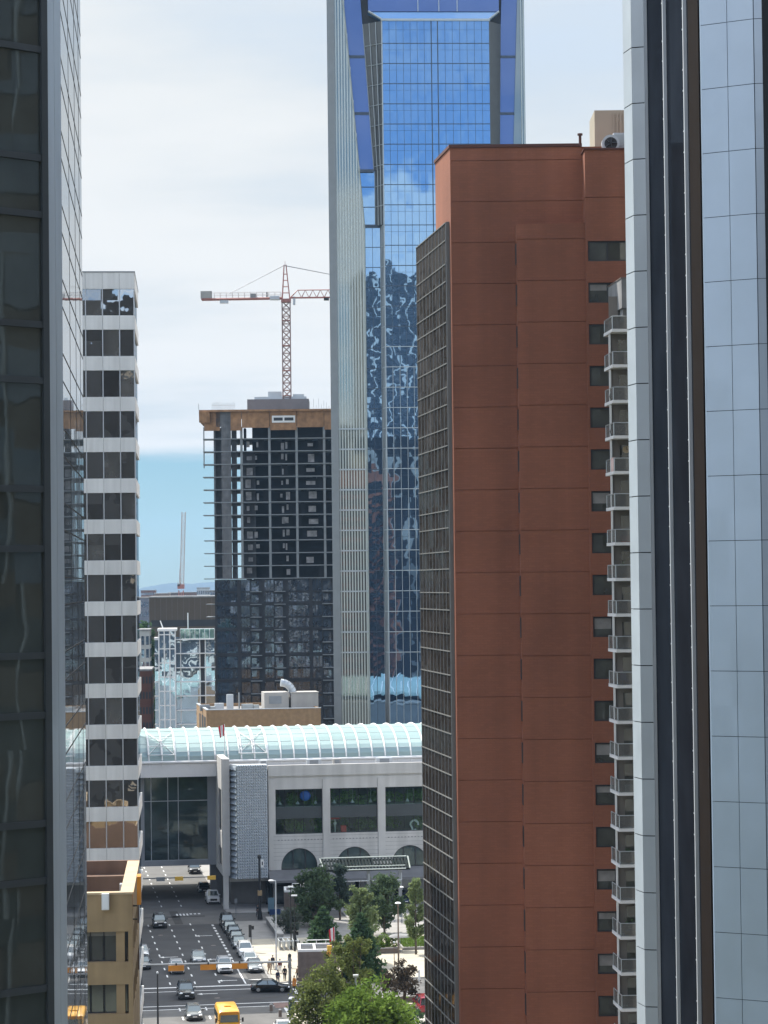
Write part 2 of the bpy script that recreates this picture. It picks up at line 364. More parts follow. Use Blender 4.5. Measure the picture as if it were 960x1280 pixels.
# manhole covers and patched trenches
mh = MB()
for t, s in ((19, 303), (22.2, 281), (25.0, 322), (18.6, 333), (24.5, 297.5), (20.8, 349), (31, 280)):
    c = S(t, s); mh.poly([(c[0]+.36*math.cos(a*.5236), c[1]+.36*math.sin(a*.5236), .019) for a in range(12)])
o = mh.obj('manhole_covers', m_granite); o['kind'] = 'structure'
pt_ = MB()
for t0, t1, s0, s1 in ((11.4, 26, 350.2, 351.4), (21.2, 22.4, 343, 357), (12, 36, 279.6, 280.5), (18.2, 19.6, 300, 306), (27.0, 28.9, 291, 300), (24.2, 25.2, 312, 318)): pt_.poly([(*S(a, c), .014) for a, c in rect(t0, t1, s0, s1)])
o = pt_.obj('patched_asphalt', M('patched_asphalt', (.062, .060, .058), .9, 0, .25, .8)); o['kind'] = 'structure'
# brick paved crossing corner by the near kerb
sheet('brick_paving', rect(28.2, 37, 272.9, 276.4), .021, M('clay_paving', (.20, .13, .11), .9, 0, .2, 1.2))
# hills
hm = MB(); prof = [(-900, 741), (-300, 742), (100, 742), (150, 741), (176, 738), (186, 734.5), (196, 731.8), (208, 729.5), (218, 728.5), (230, 729.3), (240, 730), (252, 728.3), (264, 727.5), (290, 729), (330, 733), (380, 731), (470, 735), (600, 737), (900, 738), (1500, 738)]
from mathutils import noise as mnoise
def ridge(px):
    for (x0, y0), (x1, y1) in zip(prof[:-1], prof[1:]):
        if x0 <= px <= x1: f = (px-x0)/(x1-x0); f = f*f*(3-2*f); return P(px, y0+(y1-y0)*f, 8300).z
    return 20.0
cols = [-900+k*12.0 for k in range(201)]; rows = 22; pts = []
for r_ in range(rows):
    f = r_/(rows-1); Yr = 7000+1950*f
    for px in cols:
        x = (px-480)/3000*8300; h = ridge(px)*math.sin(math.pi*min(1, f/.667)/2)**1.3*(1 if f <= .667 else max(0, 1-((f-.667)/.333)**2))
        h *= 1+.10*mnoise.noise(Vector((x*.004, Yr*.004, 0)))*(f < .6); pts.append((x, Yr, max(.5, h)))
nc_ = len(cols); hm.add(pts, [(r_*nc_+k, r_*nc_+k+1, (r_+1)*nc_+k+1, (r_+1)*nc_+k) for r_ in range(rows-1) for k in range(nc_-1)])
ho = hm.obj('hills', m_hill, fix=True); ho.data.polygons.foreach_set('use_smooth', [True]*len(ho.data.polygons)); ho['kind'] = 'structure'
# the air
hz = MB(); hz.box(-9200, 9200, -9200, 9200, -1, 290)
mt, t_, n_, l_ = nt('haze_air'); vo = n_.new('ShaderNodeVolumePrincipled'); oo = n_.new('ShaderNodeOutputMaterial')
vo.inputs['Color'].default_value = (.36, .58, .88, 1); vo.inputs['Density'].default_value = 6e-5; vo.inputs['Anisotropy'].default_value = .2
l_.new(vo.outputs[0], oo.inputs['Volume']); ho = hz.obj('haze', mt); ho['kind'] = 'stuff'
# ------------------------------------------------------------------ near towers that frame the view
def V2(p): return Vector((p[0], p[1]))
def skin(mb, a, b, z0, z1, th, off=0.0):
    """an upright slab on the plan line a-b, standing th proud on the right-hand side of a->b"""
    a, b = V2(a), V2(b); d = (b-a).normalized(); nn = Vector((d.y, -d.x))
    mb.prism([tuple(a+nn*off), tuple(b+nn*off), tuple(b+nn*(off+th)), tuple(a+nn*(off+th))], z0, z1)
m_lt_dark = glass('smoked_glass', (.062, .076, .077), .085, (.75, .9, 1), .02, .011, .8, (.9, .9, 3.7), .010, .3, .5, stretch=.5)
m_lt_side = glass('mirror_glass', (.12, .13, .14), .62, (.95, .98, 1), .02, .0016, .6, (2.2, 2.2, 1.9), .0010, .05)
m_lt_metal = panelmetal('brushed_cladding', (.33, .38, .44), .30, .33, (.8, .9, 1))
m_lt_bar = M('blue_grey_mullion', (.072, .09, .108), .5, .2)
def left_tower():
    A = P(60, 640, 54); b = Bld('glass_tower', 'tower of smoked dark glass with a brushed metal corner and mirrored side wall', 'tower', (A.x, A.y), rad(40.5))
    vp = lambda px, z: b.loc(P(px, 640, z))
    x0 = (60-215)*54.0
    zat = lambda px: x0/(px-215)
    q1, q2 = vp(77, zat(77)), vp(103, zat(103))
    a = Vector((0, 0)); f = Vector((-14, 0)); back = Vector((-14, 26)); top = 92
    core = MB(); core.prism([tuple(f), (0, 0), (q1.x, q1.y), (q2.x, q2.y), (q2.x-6, q2.y+8), tuple(back)], 0, top)
    b.put(core, 'core_wall', m_dark)
    g = MB(); skin(g, f, a, 0, top, .04); b.put(g, 'smoked_curtain_wall', m_lt_dark)
    mb = MB()
    for y in (-8, 60, 196, 267, 405, 475, 611, 686, 820, 895, 1031, 1103, 1238, 1310):
        z = b.L(30, y, 0)[1]; mb.box(-14, -.06, -.10, -.041, z-.075, z+.075)
    for i in range(1, 10): mb.box(-14+1.4*i-.03-.55, -14+1.4*i+.03-.55, -.075, -.042, 0, top) if i < 9 else None
    b.put(mb, 'mullion_frame', m_lt_bar)
    c = MB(); d = (V2(q1)-a); 
    skin(c, a, a+d*.46, 0, top, .06); skin(c, a+d*.48, a+d, 0, top, .06)
    for k in range(26): pass
    b.put(c, 'corner_cladding', m_lt_metal)
    e = MB(); skin(e, a+Vector((-.16, 0)), a, 0, top, .12); b.put(e, 'corner_trim', m_lt_bar)
    s = MB(); skin(s, q1, q2, 0, top, .05); b.put(s, 'mirror_wall', m_lt_side)
    j = MB(); z = 1.0; i = 0
    while z < top-1:
        skin(j, q1, q2, z, z+.035, .008, .05); z += (1.19, .70)[i % 2]; i += 1
    for k in (.33, .62, .85):
        p = V2(q1).lerp(V2(q2), k); dd = (V2(q2)-V2(q1)).normalized()*.02; skin(j, p-dd, p+dd, 0, top, .006, .05)
    b.put(j, 'joint', m_dark)
left_tower()

m_wo_glass = [glass('bronze_window%d' % i, c, f, (.86, .88, .9), .02, .03, .75, (1.53, 1.53, 3.7), .016, .4, .6) for i, (c, f) in enumerate((((.022, .020, .018), .42), ((.030, .028, .025), .38), ((.055, .052, .047), .34), ((.018, .017, .016), .30), ((.11, .105, .095), .28)))]
m_wo_side = glass('side_window_glass', (.03, .035, .04), .4, (.8, .9, 1), .02, .006, .5)
def white_office():
    p = P(168, 339, 217); b = Bld('office_building', 'white panelled office block with stacked bands of dark ribbon windows', 'office building', (p.x, p.y), rad(4.6))
    top = p.z; W, D, FH, WH = 9.0, 15.0, 3.70, 2.42
    core = MB(); core.box(-W+.2, -.22, .22, D-.2, 0, top-.3); b.put(core, 'core_wall', m_dark)
    wall = MB(); z = top-1.6; wins = []
    def ring(z0, z1):
        xs = [-W, -6.0, -4.44, -2.91, -1.38, 0]     # joints in line with the mullions
        for a, c in zip(xs[:-1], xs[1:]): wall.box(a+.012, c-.012, 0, .3, z0, z1)
        ys = [.3, 3.1, 6.1, 9.1, 12.1, D]
        for a, c in zip(ys[:-1], ys[1:]): wall.box(-.3, 0, a+.012, c-.012, z0, z1)
        wall.box(-W, -W+.3, .3, D, z0, z1); wall.box(-W+.3, -.3, D-.3, D, z0, z1)
    ring(z, top-.10)
    while z > 2:
        wins.append(z); z1 = z-WH; ring(max(0, z1-(FH-WH)), z1); z -= FH
    b.put(wall, 'wall', m_white)
    cop = MB(); cop.box(-W-.04, .04, -.04, D+.04, top-.10, top); b.put(cop, 'coping', m_grey)
    for z in wins:
        z0 = z-WH
        fr = MB()
        for x in (-5.97, -4.44, -2.91, -1.38): fr.box(x-.045, x+.045, .02, .21, z0, z)
        fr.box(-8.9, -.02, .10, .20, z-.018, z-.001); fr.box(-8.9, -.02, .10, .20, z0+.001, z0+.018); fr.box(-.12, -.02, .03, .21, z0, z); fr.box(-.21, -.02, .25, .32, z0, z)
        f = b.put(fr, 'window_frame', m_lgrey)
        for xa, xb in ((-8.8, -6.02), (-5.92, -4.49), (-4.39, -2.96), (-2.86, -1.43), (-1.33, -.12)):
            g = MB(); g.box(xa, xb, .14, .19, z0+.02, z-.02); b.put(g, 'window', R.choice(m_wo_glass[:1]*3+m_wo_glass), f)
        g = MB(); g.box(-.19, -.14, .34, D-.4, z0+.02, z-.02); b.put(g, 'side_window', m_wo_side, f)
white_office()

m_tanglass = glass('blind_window', (.10, .10, .085), .18, (.9, .95, 1), .05, .004, .6)
def tan_building():
    p = P(165.5, 1115, 180); b = Bld('stone_building', 'low tan stone building with a sunken walled roof terrace and window bands', 'building', (p.x, p.y), rad(4.6))
    top = p.z; D = 21.0; W = 7.2; t1 = .6
    w = MB(); z1 = b.L(130, 1165)[1]; z2 = b.L(130, 1203)[1]; z3 = b.L(130, 1231)[1]; z4 = b.L(130, 1268)[1]
    w.box(-W, 0, 0, t1, z1, top-.16); w.box(-W, 0, 0, t1, z3, z2); w.box(-W, 0, 0, t1, 0, z4)
    w.box(-t1, 0, t1, D-.3, z1-.0, top-.16); w.box(-t1, 0, t1, D-.3, z3, z2); w.box(-t1, 0, t1, D-.3, 0, z4)
    w.box(-W, -W+t1, t1, D-.3, 0, top-.16)
    for (za, zb) in ((z2, z1), (z4, z3)):
        w.box(-.34, -.0, .02, t1-.02, za, zb); w.box(-1.25, -.60, .1, .5, za, zb)
        for k in range(1, 6): w.box(-.5, -.04, 3.4*k, 3.4*k+.7, za, zb)
    b.put(w, 'wall', m_tan)
    cop = MB(); cop.box(-W, .08, -.08, t1+.1, top-.16, top); cop.box(-t1-.3, .08, t1+.1, D-.3, top-.16, top); cop.box(-W, -W+t1, t1+.1, D-.3, top-.16, top); b.put(cop, 'coping', m_tanlight)
    bk = MB(); bk.box(-W, 0, D-.3, D, 0, top+.02); bk.box(-W, -.6, D-1.6, D-.3, top-3.0, top-1.1); b.put(bk, 'terrace_back_wall', m_brownwall)
    fl = MB(); fl.box(-W+t1, -t1, t1, D-.3, top-3.3, top-3.0); b.put(fl, 'terrace_floor', m_roofgrey)
    vt = MB(); vt.box(-1.5, -.75, D-3.2, D-2.2, top-3.0, top-1.6); b.put(vt, 'roof_vent', m_lgrey)
    core = MB(); core.box(-W+.8, -.9, 1.5, D-1, 0, z1-.1); b.put(core, 'core_wall', m_dark)
    for za, zb in ((z2, z1), (z4, z3)):
        f = MB()
        for x in (-6.3, -3.2, -2.2, -.42): f.box(x, x+.07, .56, .70, za, zb)
        f.box(-W, -.3, .56, .70, za, za+.08)
        fo = b.put(f, 'window_frame', m_dark)
        for xa, xb in ((-6.2, -3.25), (-3.1, -2.25), (-2.1, -.45)):
            g = MB(); g.box(xa, xb, .62, .66, za+.08, zb); b.put(g, 'window', m_tanglass, fo)
        bl = MB()
        for k in range(9):
            zz = za+.25+k*(zb-za-.4)/9*(0.45 if za == z2 else 1); bl.box(-6.1, -3.4, .70, .82, zz, zz+.09); bl.box(-3.0, -2.1, .70, .82, zz, zz+.09)
        b.put(bl, 'blind', m_granite, fo)
    lp = MB(); lp.box(-1, 1, -.3, -.09, 0, 1)
    xa, za = b.L(127, 1117, -.2); xb, zb = b.L(136.5, 1137, -.2)
    lt = MB(); lt.box(xa, xb, -.42, -.06, zb, za); lo = b.put(lt, 'wall_lamp', m_whitep)
    lt = MB(); lt.box(xa+.08, xb-.08, -.44, -.421, zb+.1, za-.1); b.put(lt, 'lamp_glass', m_lamp, lo)
    s = MB(); s.box(.32, .62, .4, 2.2, b.LX(170, 1146, .4)[1], b.LX(170, 1108, .4)[1]); so_ = b.put(s, 'projecting_sign', m_orange)
    s = MB(); s.box(0, .33, .9, 1.0, top-1.2, top-1.1); s.box(0, .33, .9, 1.0, top-2.2, top-2.1); b.put(s, 'sign_bracket', m_dark, so_)
tan_building()

m_bt_glass = glass('bronze_curtain_glass', (.026, .022, .019), .07, (.9, .85, .8), .04, .01, .8, (1.0, 1.0, 1.7), .01, .35, 1.2)
m_bt_win = glass('dim_window', (.06, .06, .05), .12, (.85, .9, .9), .03, .012, .7, (1.6, 1.6, 3.36), .01, .5, .5)
m_bt_mul = M('pale_mullion', (.15, .15, .142), .6, .1)
def brick_tower():
    p = P(568.5, 640, 195); b = Bld('brick_tower', 'tall red brick tower with a dark glazed bay along its sunlit side', 'tower', (p.x, p.y), 0.0)
    top = b.L(600, 181)[1]; x2 = b.L(650, 640, -1.8)[0]; x3 = b.L(737, 640, -2.4)[0]; W = 24.0; D = 30.0; FH = 3.36
    g = Vector((-.1515, 1))
    core = MB(); core.prism([(.05, 0), (W, 0), (W, D), (g.x*7, 7)], 0, top-.25); b.put(core, 'brick_core', m_brick)
    zj = b.L(600, 201)[1]
    wall = MB()
    zs = [top-.25]+[zj-FH*k for k in range(-0, 27)]; zs = [z for z in zs if z > .5]+[0]
    zt2 = b.L(690, 279.5, -1.8)[1]
    for za, zb in zip(zs[1:], zs[:-1]):
        xe = x3 if zb > zt2 else x2+.3
        wall.box(0, xe, -.12, 0, za+.02, zb-.02)
    zs2 = [zt2]+[z-.02 for z in zs if z < zt2-.5]
    for za, zb in zip(zs2[1:], zs2[:-1]): wall.box(x2, x3, -1.92, -1.8, za+.02, zb-.02)
    wall.box(x2+.01, x3, -1.8, -.125, 0, zt2-.02)
    zt3 = b.L(750, 187, -2.4)[1]; win = []
    zr = [zt3, b.L(750, 246.6, -2.4)[1]]; z = b.L(750, 298.5, -2.4)[1]
    wt, wb = b.L(742, 301.5, -2.4)[1], b.L(742, 326.5, -2.4)[1]; hw = wt-wb
    wall.box(x3, W, -2.4, 0, wt+.02, zr[1]-.02); wall.box(x3, W, -2.4, 0, zr[1]+.02, zt3)
    k = 0
    while wt-FH*k > 3:
        a = wt-FH*k; win.append(a); wall.box(x3, W, -2.4, 0, max(0, a-FH+.02), a-hw); wall.box(x3, x3+.16, -2.4, 0, a-hw, a+.02); wall.box(x3+3.3, W, -2.4, 0, a-hw, a+.02); k += 1
    b.put(wall, 'brick_wall', m_brick)
    # side wall seen sunlit above the glazed bay
    sw = MB(); skin(sw, g*7.0, Vector((0, -.12)), 0, top-.25, .04)
    b.put(sw, 'brick_side_wall', m_brick)
    cp = MB(); cp.prism([(-.12, -.2), (x3-.02, -.2), (x3-.02, 8), (g.x*7-.15, 7.1)], top-.25, top); cp.box(x3-.1, W, -2.5, 3, zt3, zt3+.12); b.put(cp, 'coping', m_brickcap)
    # glazed bay
    nn = Vector((-.989, -.15)); a0 = g*.62+nn*.35; a1 = g*15.2+nn*.35; bt = b.LX(559, 279, 0)[1]
    zt = P(560, 279, 196.0).z
    core = MB(); core.prism([tuple(a0), tuple(a1), tuple(a1-nn*2), tuple(a0-nn*.34)], 0, zt); b.put(core, 'bay_glazing', m_bt_glass)
    mu = MB(); zc = zt; i = 0
    while zc > .5:
        skin(mu, a1, a0, zc-.085, zc, .07); zc -= (1.42, 1.94)[i % 2]; i += 1
    nm = 9; mv = MB()
    for k in range(nm+1):
        q = a1.lerp(a0, k/nm); dd = (a0-a1).normalized()*.022; skin(mv, q-dd, q+dd, 0, zt, .03)
    b.put(mu, 'bay_mullion', m_bt_mul); b.put(mv, 'bay_mullion', m_grey)
    ca = MB(); skin(ca, a0, a0-nn*.3, 0, zt+.05, .10); b.put(ca, 'bay_end_panel', m_bt_mul)
    for z in win:
        fr = MB(); x0, x1 = x3+.16, x3+3.3; z0 = z-hw
        for (u0, u1, v0, v1) in ((x0, x1, z-.12, z), (x0, x1, z0, z0+.1), (x0, x0+.1, z0+.1, z-.12), (x1-.1, x1, z0+.1, z-.12), (x0+1.5, x0+1.62, z0+.1, z-.12)): fr.box(u0, u1, -2.3, -2.15, v0, v1)
        f = b.put(fr, 'window', m_dark)
        pn = MB(); pn.box(x0+.1, x0+1.5, -2.22, -2.19, z0+.1, z-.12); pn.box(x0+1.62, x1-.1, -2.22, -2.19, z0+.1, z-.12); b.put(pn, 'pane', m_bt_win, f)
        h = R.choice((0, 0, 0, .35, .6)) 
        if h:
            bl = MB(); bl.box(x0+.12, x0+1.48, -2.24, -2.225, z-.12-(hw-.2)*h, z-.12); b.put(bl, 'blind', m_roofgrey, f)
        s = MB(); s.box(x2-.05, x2+.05, -1.55, -.5, z-hw, z); b.put(s, 'slit_window', m_dark)
    rw = MB(); zz = top-6
    while zz > 3: rw.box(1.0, W-1.0, D+.004, D+.06, zz-2.2, zz); zz -= FH
    b.put(rw, 'added_rear_band', m_bt_glass)  # dark bands added on the unseen back to dull its reflection in the skyscraper
    # roof plant
    zr0 = zt3
    pr = MB()
    xa, za = b.L(743, 138, 12); xb, zb = b.L(800, 186, 12)
    pr.box(xa, xb, 12, 17, zr0-4, za)
    for k in range(14): pr.box(xa+1.6+k*.3, xa+1.72+k*.3, 11.93, 12, zr0-4, za-.25)
    b.put(pr, 'plant_room', M('beige_cladding', (.33, .30, .23), .7, 0, .05))
    v = MB(); v.tube((x3-.25, -1.2, top-.3), (x3-.25, -1.2, top+.45), .12); v.tube((x3-.25, -1.2, top+.45), (x3-.25, -1.2, top+.6), .22); b.put(v, 'roof_vent', m_brickcap)
    # two roof units are things of their own
    q = P(763, 182, 194.2); u = tag(empty('cooling_fan', (q.x, q.y, zt3+.12)), 'round grey cooling fan on the edge of the brick tower roof', 'cooling fan')
    m = MB(); m.tube((0, -.35, .6), (0, .35, .6), .72, .72, 24); m.obj('drum', m_lgrey, u, True)
    m = MB(); m.tube((0, -.37, .6), (0, -.352, .6), .52, .52, 20)
    for k in range(5):
        a = k*1.2566; m.bar((0, -.40, .6), (.5*math.cos(a), -.40, .6+.5*math.sin(a)), .05)
    m.obj('fan_blade', m_dark, u)
    m = MB(); m.box(-.5, -.35, -.3, .3, 0, .25); m.box(.35, .5, -.3, .3, 0, .25); m.obj('foot', m_grey, u)
    q = P(774, 180, 195); u = tag(empty('roof_cabinet', (q.x, q.y, zt3+.12)), 'pale metal cabinet on the brick tower roof beside the round fan', 'cabinet')
    m = MB(); m.box(-.5, .6, -.4, .5, .1, 1.6); m.obj('housing', m_lgrey, u)
    m = MB(); m.box(-.4, .5, -.43, -.401, .5, 1.45); m.obj('door', m_steel, u)
    m = MB(); m.box(-.5, -.4, -.4, .5, 0, .1); m.box(.5, .6, -.4, .5, 0, .1); m.obj('foot', m_grey, u)
brick_tower()

m_rail = glass('smoked_guard', (.20, .19, .18), .06, (1, 1, 1), .05, .002, 1, see=.45)
m_apwall = M('brown_grey_render', (.20, .18, .16), .85, 0, .15, .5, .15)
def balcony_block():
    p = P(768, 640, 187); b = Bld('apartment_block', 'concrete apartment block with a column of white edged balconies', 'apartment block', (p.x, p.y), rad(3.0))
    FH = 2.78; z0 = b.L(772, 411)[1]
    w = MB(); ztop = b.LX(781, 345, .6)[1]+.2
    w.prism([(.02, 1.7), (9, 1.7), (9, 14), (2.2, 14)], 0, ztop-1.2); b.put(w, 'wall', m_apwall)
    pr = MB(); pr.prism([(.80, -.1), (9, -.1), (9, 11), (.40, 11)], ztop-2.3, ztop); pr.prism([(.95, .5), (9, .5), (9, 11), (.75, 9)], ztop-3.3, ztop-2.3)
    b.put(pr, 'parapet', m_concd)
    cp = MB(); cp.prism([(.75, -.16), (9, -.16), (9, 11), (.34, 11.06)], ztop, ztop+.1); b.put(cp, 'coping', m_granite)
    po = MB(); 
    k = 0
    while z0-FH*k > 1:
        z = z0-FH*k
        s = MB(); s.prism([(0, 0), (4, 0), (4, 1.69), (.6, 1.69), (.5, 3.8), (-.08, 3.9), (-.11, 3.7)], z-.24, z); bo = b.put(s, 'balcony', m_whitep)
        r = MB(); r.prism([(.06, .05), (4, .05), (4, .08), (.09, .08)], z+.04, z+.98); r.prism([(.06, .08), (.09, .08), (-.02, 3.6), (-.05, 3.6)], z+.04, z+.98); b.put(r, 'guard_panel', m_rail, bo)
        h = MB(); h.bar((.06, .06, z+1.0), (4, .06, z+1.0), .03); h.bar((.06, .06, z+1.0), (-.04, 3.6, z+1.0), .035); h.bar((.06, .06, z), (.06, .06, z+1.0), .03); h.bar((-.04, 3.6, z), (-.04, 3.6, z+1.0), .03); h.bar((1.6, .06, z), (1.6, .06, z+1), .02)
        b.put(h, 'handrail', m_steel, bo)
        d = MB(); d.box(.75, 2.3, 1.655, 1.685, z+.05, z+2.1); b.put(d, 'balcony_door', m_bt_win, bo)
        po.box(-.03, .12, 1.52, 1.68, z-FH, z-.25) if z-FH > 0 else None
        k += 1
    b.put(po, 'pillar', m_whitep)
    def at(k, x, y): q = Vector((x*b.c-y*b.s+b.x, x*b.s+y*b.c+b.y, z0-FH*k)); return q
    # things kept on the balconies
    def bike(k, lab):
        u = tag(empty('bicycle', at(k, .7, .75), rad(4)), lab, 'bicycle', 'bicycles on balconies')
        for nm, xs in (('wheel', (-.5, .5)),):
            for x in xs:
                m = MB()
                for i in range(14):
                    a0, a1 = i*2*math.pi/14, (i+1)*2*math.pi/14; m.tube((x+.33*math.cos(a0), 0, .34+.33*math.sin(a0)), (x+.33*math.cos(a1), 0, .34+.33*math.sin(a1)), .025, n=5)
                for i in range(3): a0 = i*1.05; m.tube((x-.3*math.cos(a0), 0, .34-.3*math.sin(a0)), (x+.3*math.cos(a0), 0, .34+.3*math.sin(a0)), .008, n=4)
                m.obj('wheel', m_rubber, u)
        m = MB(); pts = [(-.5, 0, .34), (-.1, 0, .32), (-.22, 0, .85), (-.5, 0, .34)]
        for a0, a1 in zip(pts[:-1], pts[1:]): m.tube(a0, a1, .03)
        m.tube((-.1, 0, .32), (.36, 0, .82), .03); m.tube((-.2, 0, .78), (.36, 0, .84), .03); m.tube((.5, 0, .34), (.34, 0, 1.0), .03); m.obj('frame', m_steel, u)
        m = MB(); m.tube((.34, -.28, 1.02), (.34, .28, 1.02), .025); m.obj('handlebar', m_dark, u)
        m = MB(); m.dome((-.24, 0, .9), .14, .08, .05); m.obj('saddle', m_dark, u)
    bike(2, 'bicycle standing on the third balcony from the top'); bike(3, 'bicycle parked on the fourth balcony from the top')
    for k, lab, col in ((6, 'small red crate kept on the seventh balcony from the top', (.25, .03, .03)), (9, 'grey storage box on the balcony just above the blue chair', (.2, .2, .2)), (13, 'white storage box on a balcony below the blue chair', (.6, .6, .58)), (19, 'brown storage box on a balcony two below the yellow planter', (.2, .12, .07))):
        u = tag(empty('storage_box', at(k, 1.1, .9), .1), lab, 'box'); cm = M('box_colour%d' % k, col, .6); m = MB(); m.box(-.4, .4, -.25, .25, 0, .45); m.obj('body', cm, u); m = MB(); m.box(-.43, .43, -.28, .28, .45, .52); m.obj('lid', cm, u)
    for k, lab in ((1, 'potted shrub on the second balcony from the top'), (7, 'potted shrub on a balcony between the pink towel and the blue chair'), (15, 'potted shrub on a balcony above the yellow planter')):
        u = tag(empty('potted_shrub', at(k, .8, .6)), lab, 'potted plant'); m = MB(); m.tube((0, 0, 0), (0, 0, .35), .15, .2, 10); m.obj('pot', m_tan, u); m = MB()
        for i in range(160):
            c = Vector((R.gauss(0, .2), R.gauss(0, .2), .75+R.gauss(0, .22))); a = Vector((R.uniform(-1, 1), R.uniform(-1, 1), R.uniform(-1, 1)))*.07; d = Vector((R.uniform(-1, 1), R.uniform(-1, 1), R.uniform(-1, 1)))*.07; m.poly([c-a, c-d, c+a, c+d])
        m.obj('foliage', MATS.get('shrub_leaf') or leafmat('shrub_leaf', (.06, .11, .04)), u)
    u = tag(empty('balcony_chair', at(10, .7, .8), .3), 'bright blue chair on a concrete balcony halfway down', 'chair')
    blue = M('blue_plastic', (.03, .07, .35), .5)
    m = MB(); m.box(-.25, .25, -.25, .25, .40, .45); m.obj('seat', blue, u); m = MB(); m.box(-.25, .25, .2, .25, .45, .95); m.obj('backrest', blue, u)
    for sx in (-.22, .22):
        for sy in (-.22, .22): m = MB(); m.tube((sx, sy, 0), (sx, sy, .4), .025); m.obj('leg', blue, u)
    u = tag(empty('towel', at(4, .06, 0)), 'pale pink towel hung over the guard of a balcony', 'towel')
    m = MB(); m.prism([(-.06, .25), (-.02, .25), (-.12, 1.25), (-.16, 1.25)], -.0, 1.06); m.prism([(-.10, .25), (.1, .25), (.0, 1.25), (-.16, 1.25)], 1.05, 1.08); m.obj('cloth', M('pink_cloth', (.62, .45, .42), .9), u)
    u = tag(empty('planter_box', at(17, .9, .5)), 'yellow planter with trailing plants on a lower balcony', 'planter')
    m = MB(); m.box(-.5, .5, -.18, .18, 0, .35); m.obj('trough', M('yellow_plastic', (.5, .36, .04), .6), u)
    m = MB()
    for i in range(260):
        c = Vector((R.uniform(-.5, .5), R.uniform(-.2, .2), .35+abs(R.gauss(0, .3)))); a = Vector((R.uniform(-1, 1), R.uniform(-1, 1), R.uniform(-1, 1)))*.07; d = Vector((R.uniform(-1, 1), R.uniform(-1, 1), R.uniform(-1, 1)))*.07; m.poly([c-a, c-d, c+a, c+d])
    m.obj('foliage', leafmat('potted_leaf', (.07, .13, .05)), u)
    u = tag(empty('wall_clock', at(4, 1.25, 1.6)), 'round tan clock on a balcony wall above the pink towel', 'clock')
    m = MB(); m.tube((0, .05, 1.75), (0, -.02, 1.75), .28, .28, 20); m.obj('dial', m_tanlight, u); m = MB(); m.box(-.02, .02, -.04, -.021, 1.75, 1.95); m.box(0, .13, -.04, -.021, 1.74, 1.77); m.obj('hand', m_dark, u)
balcony_block()

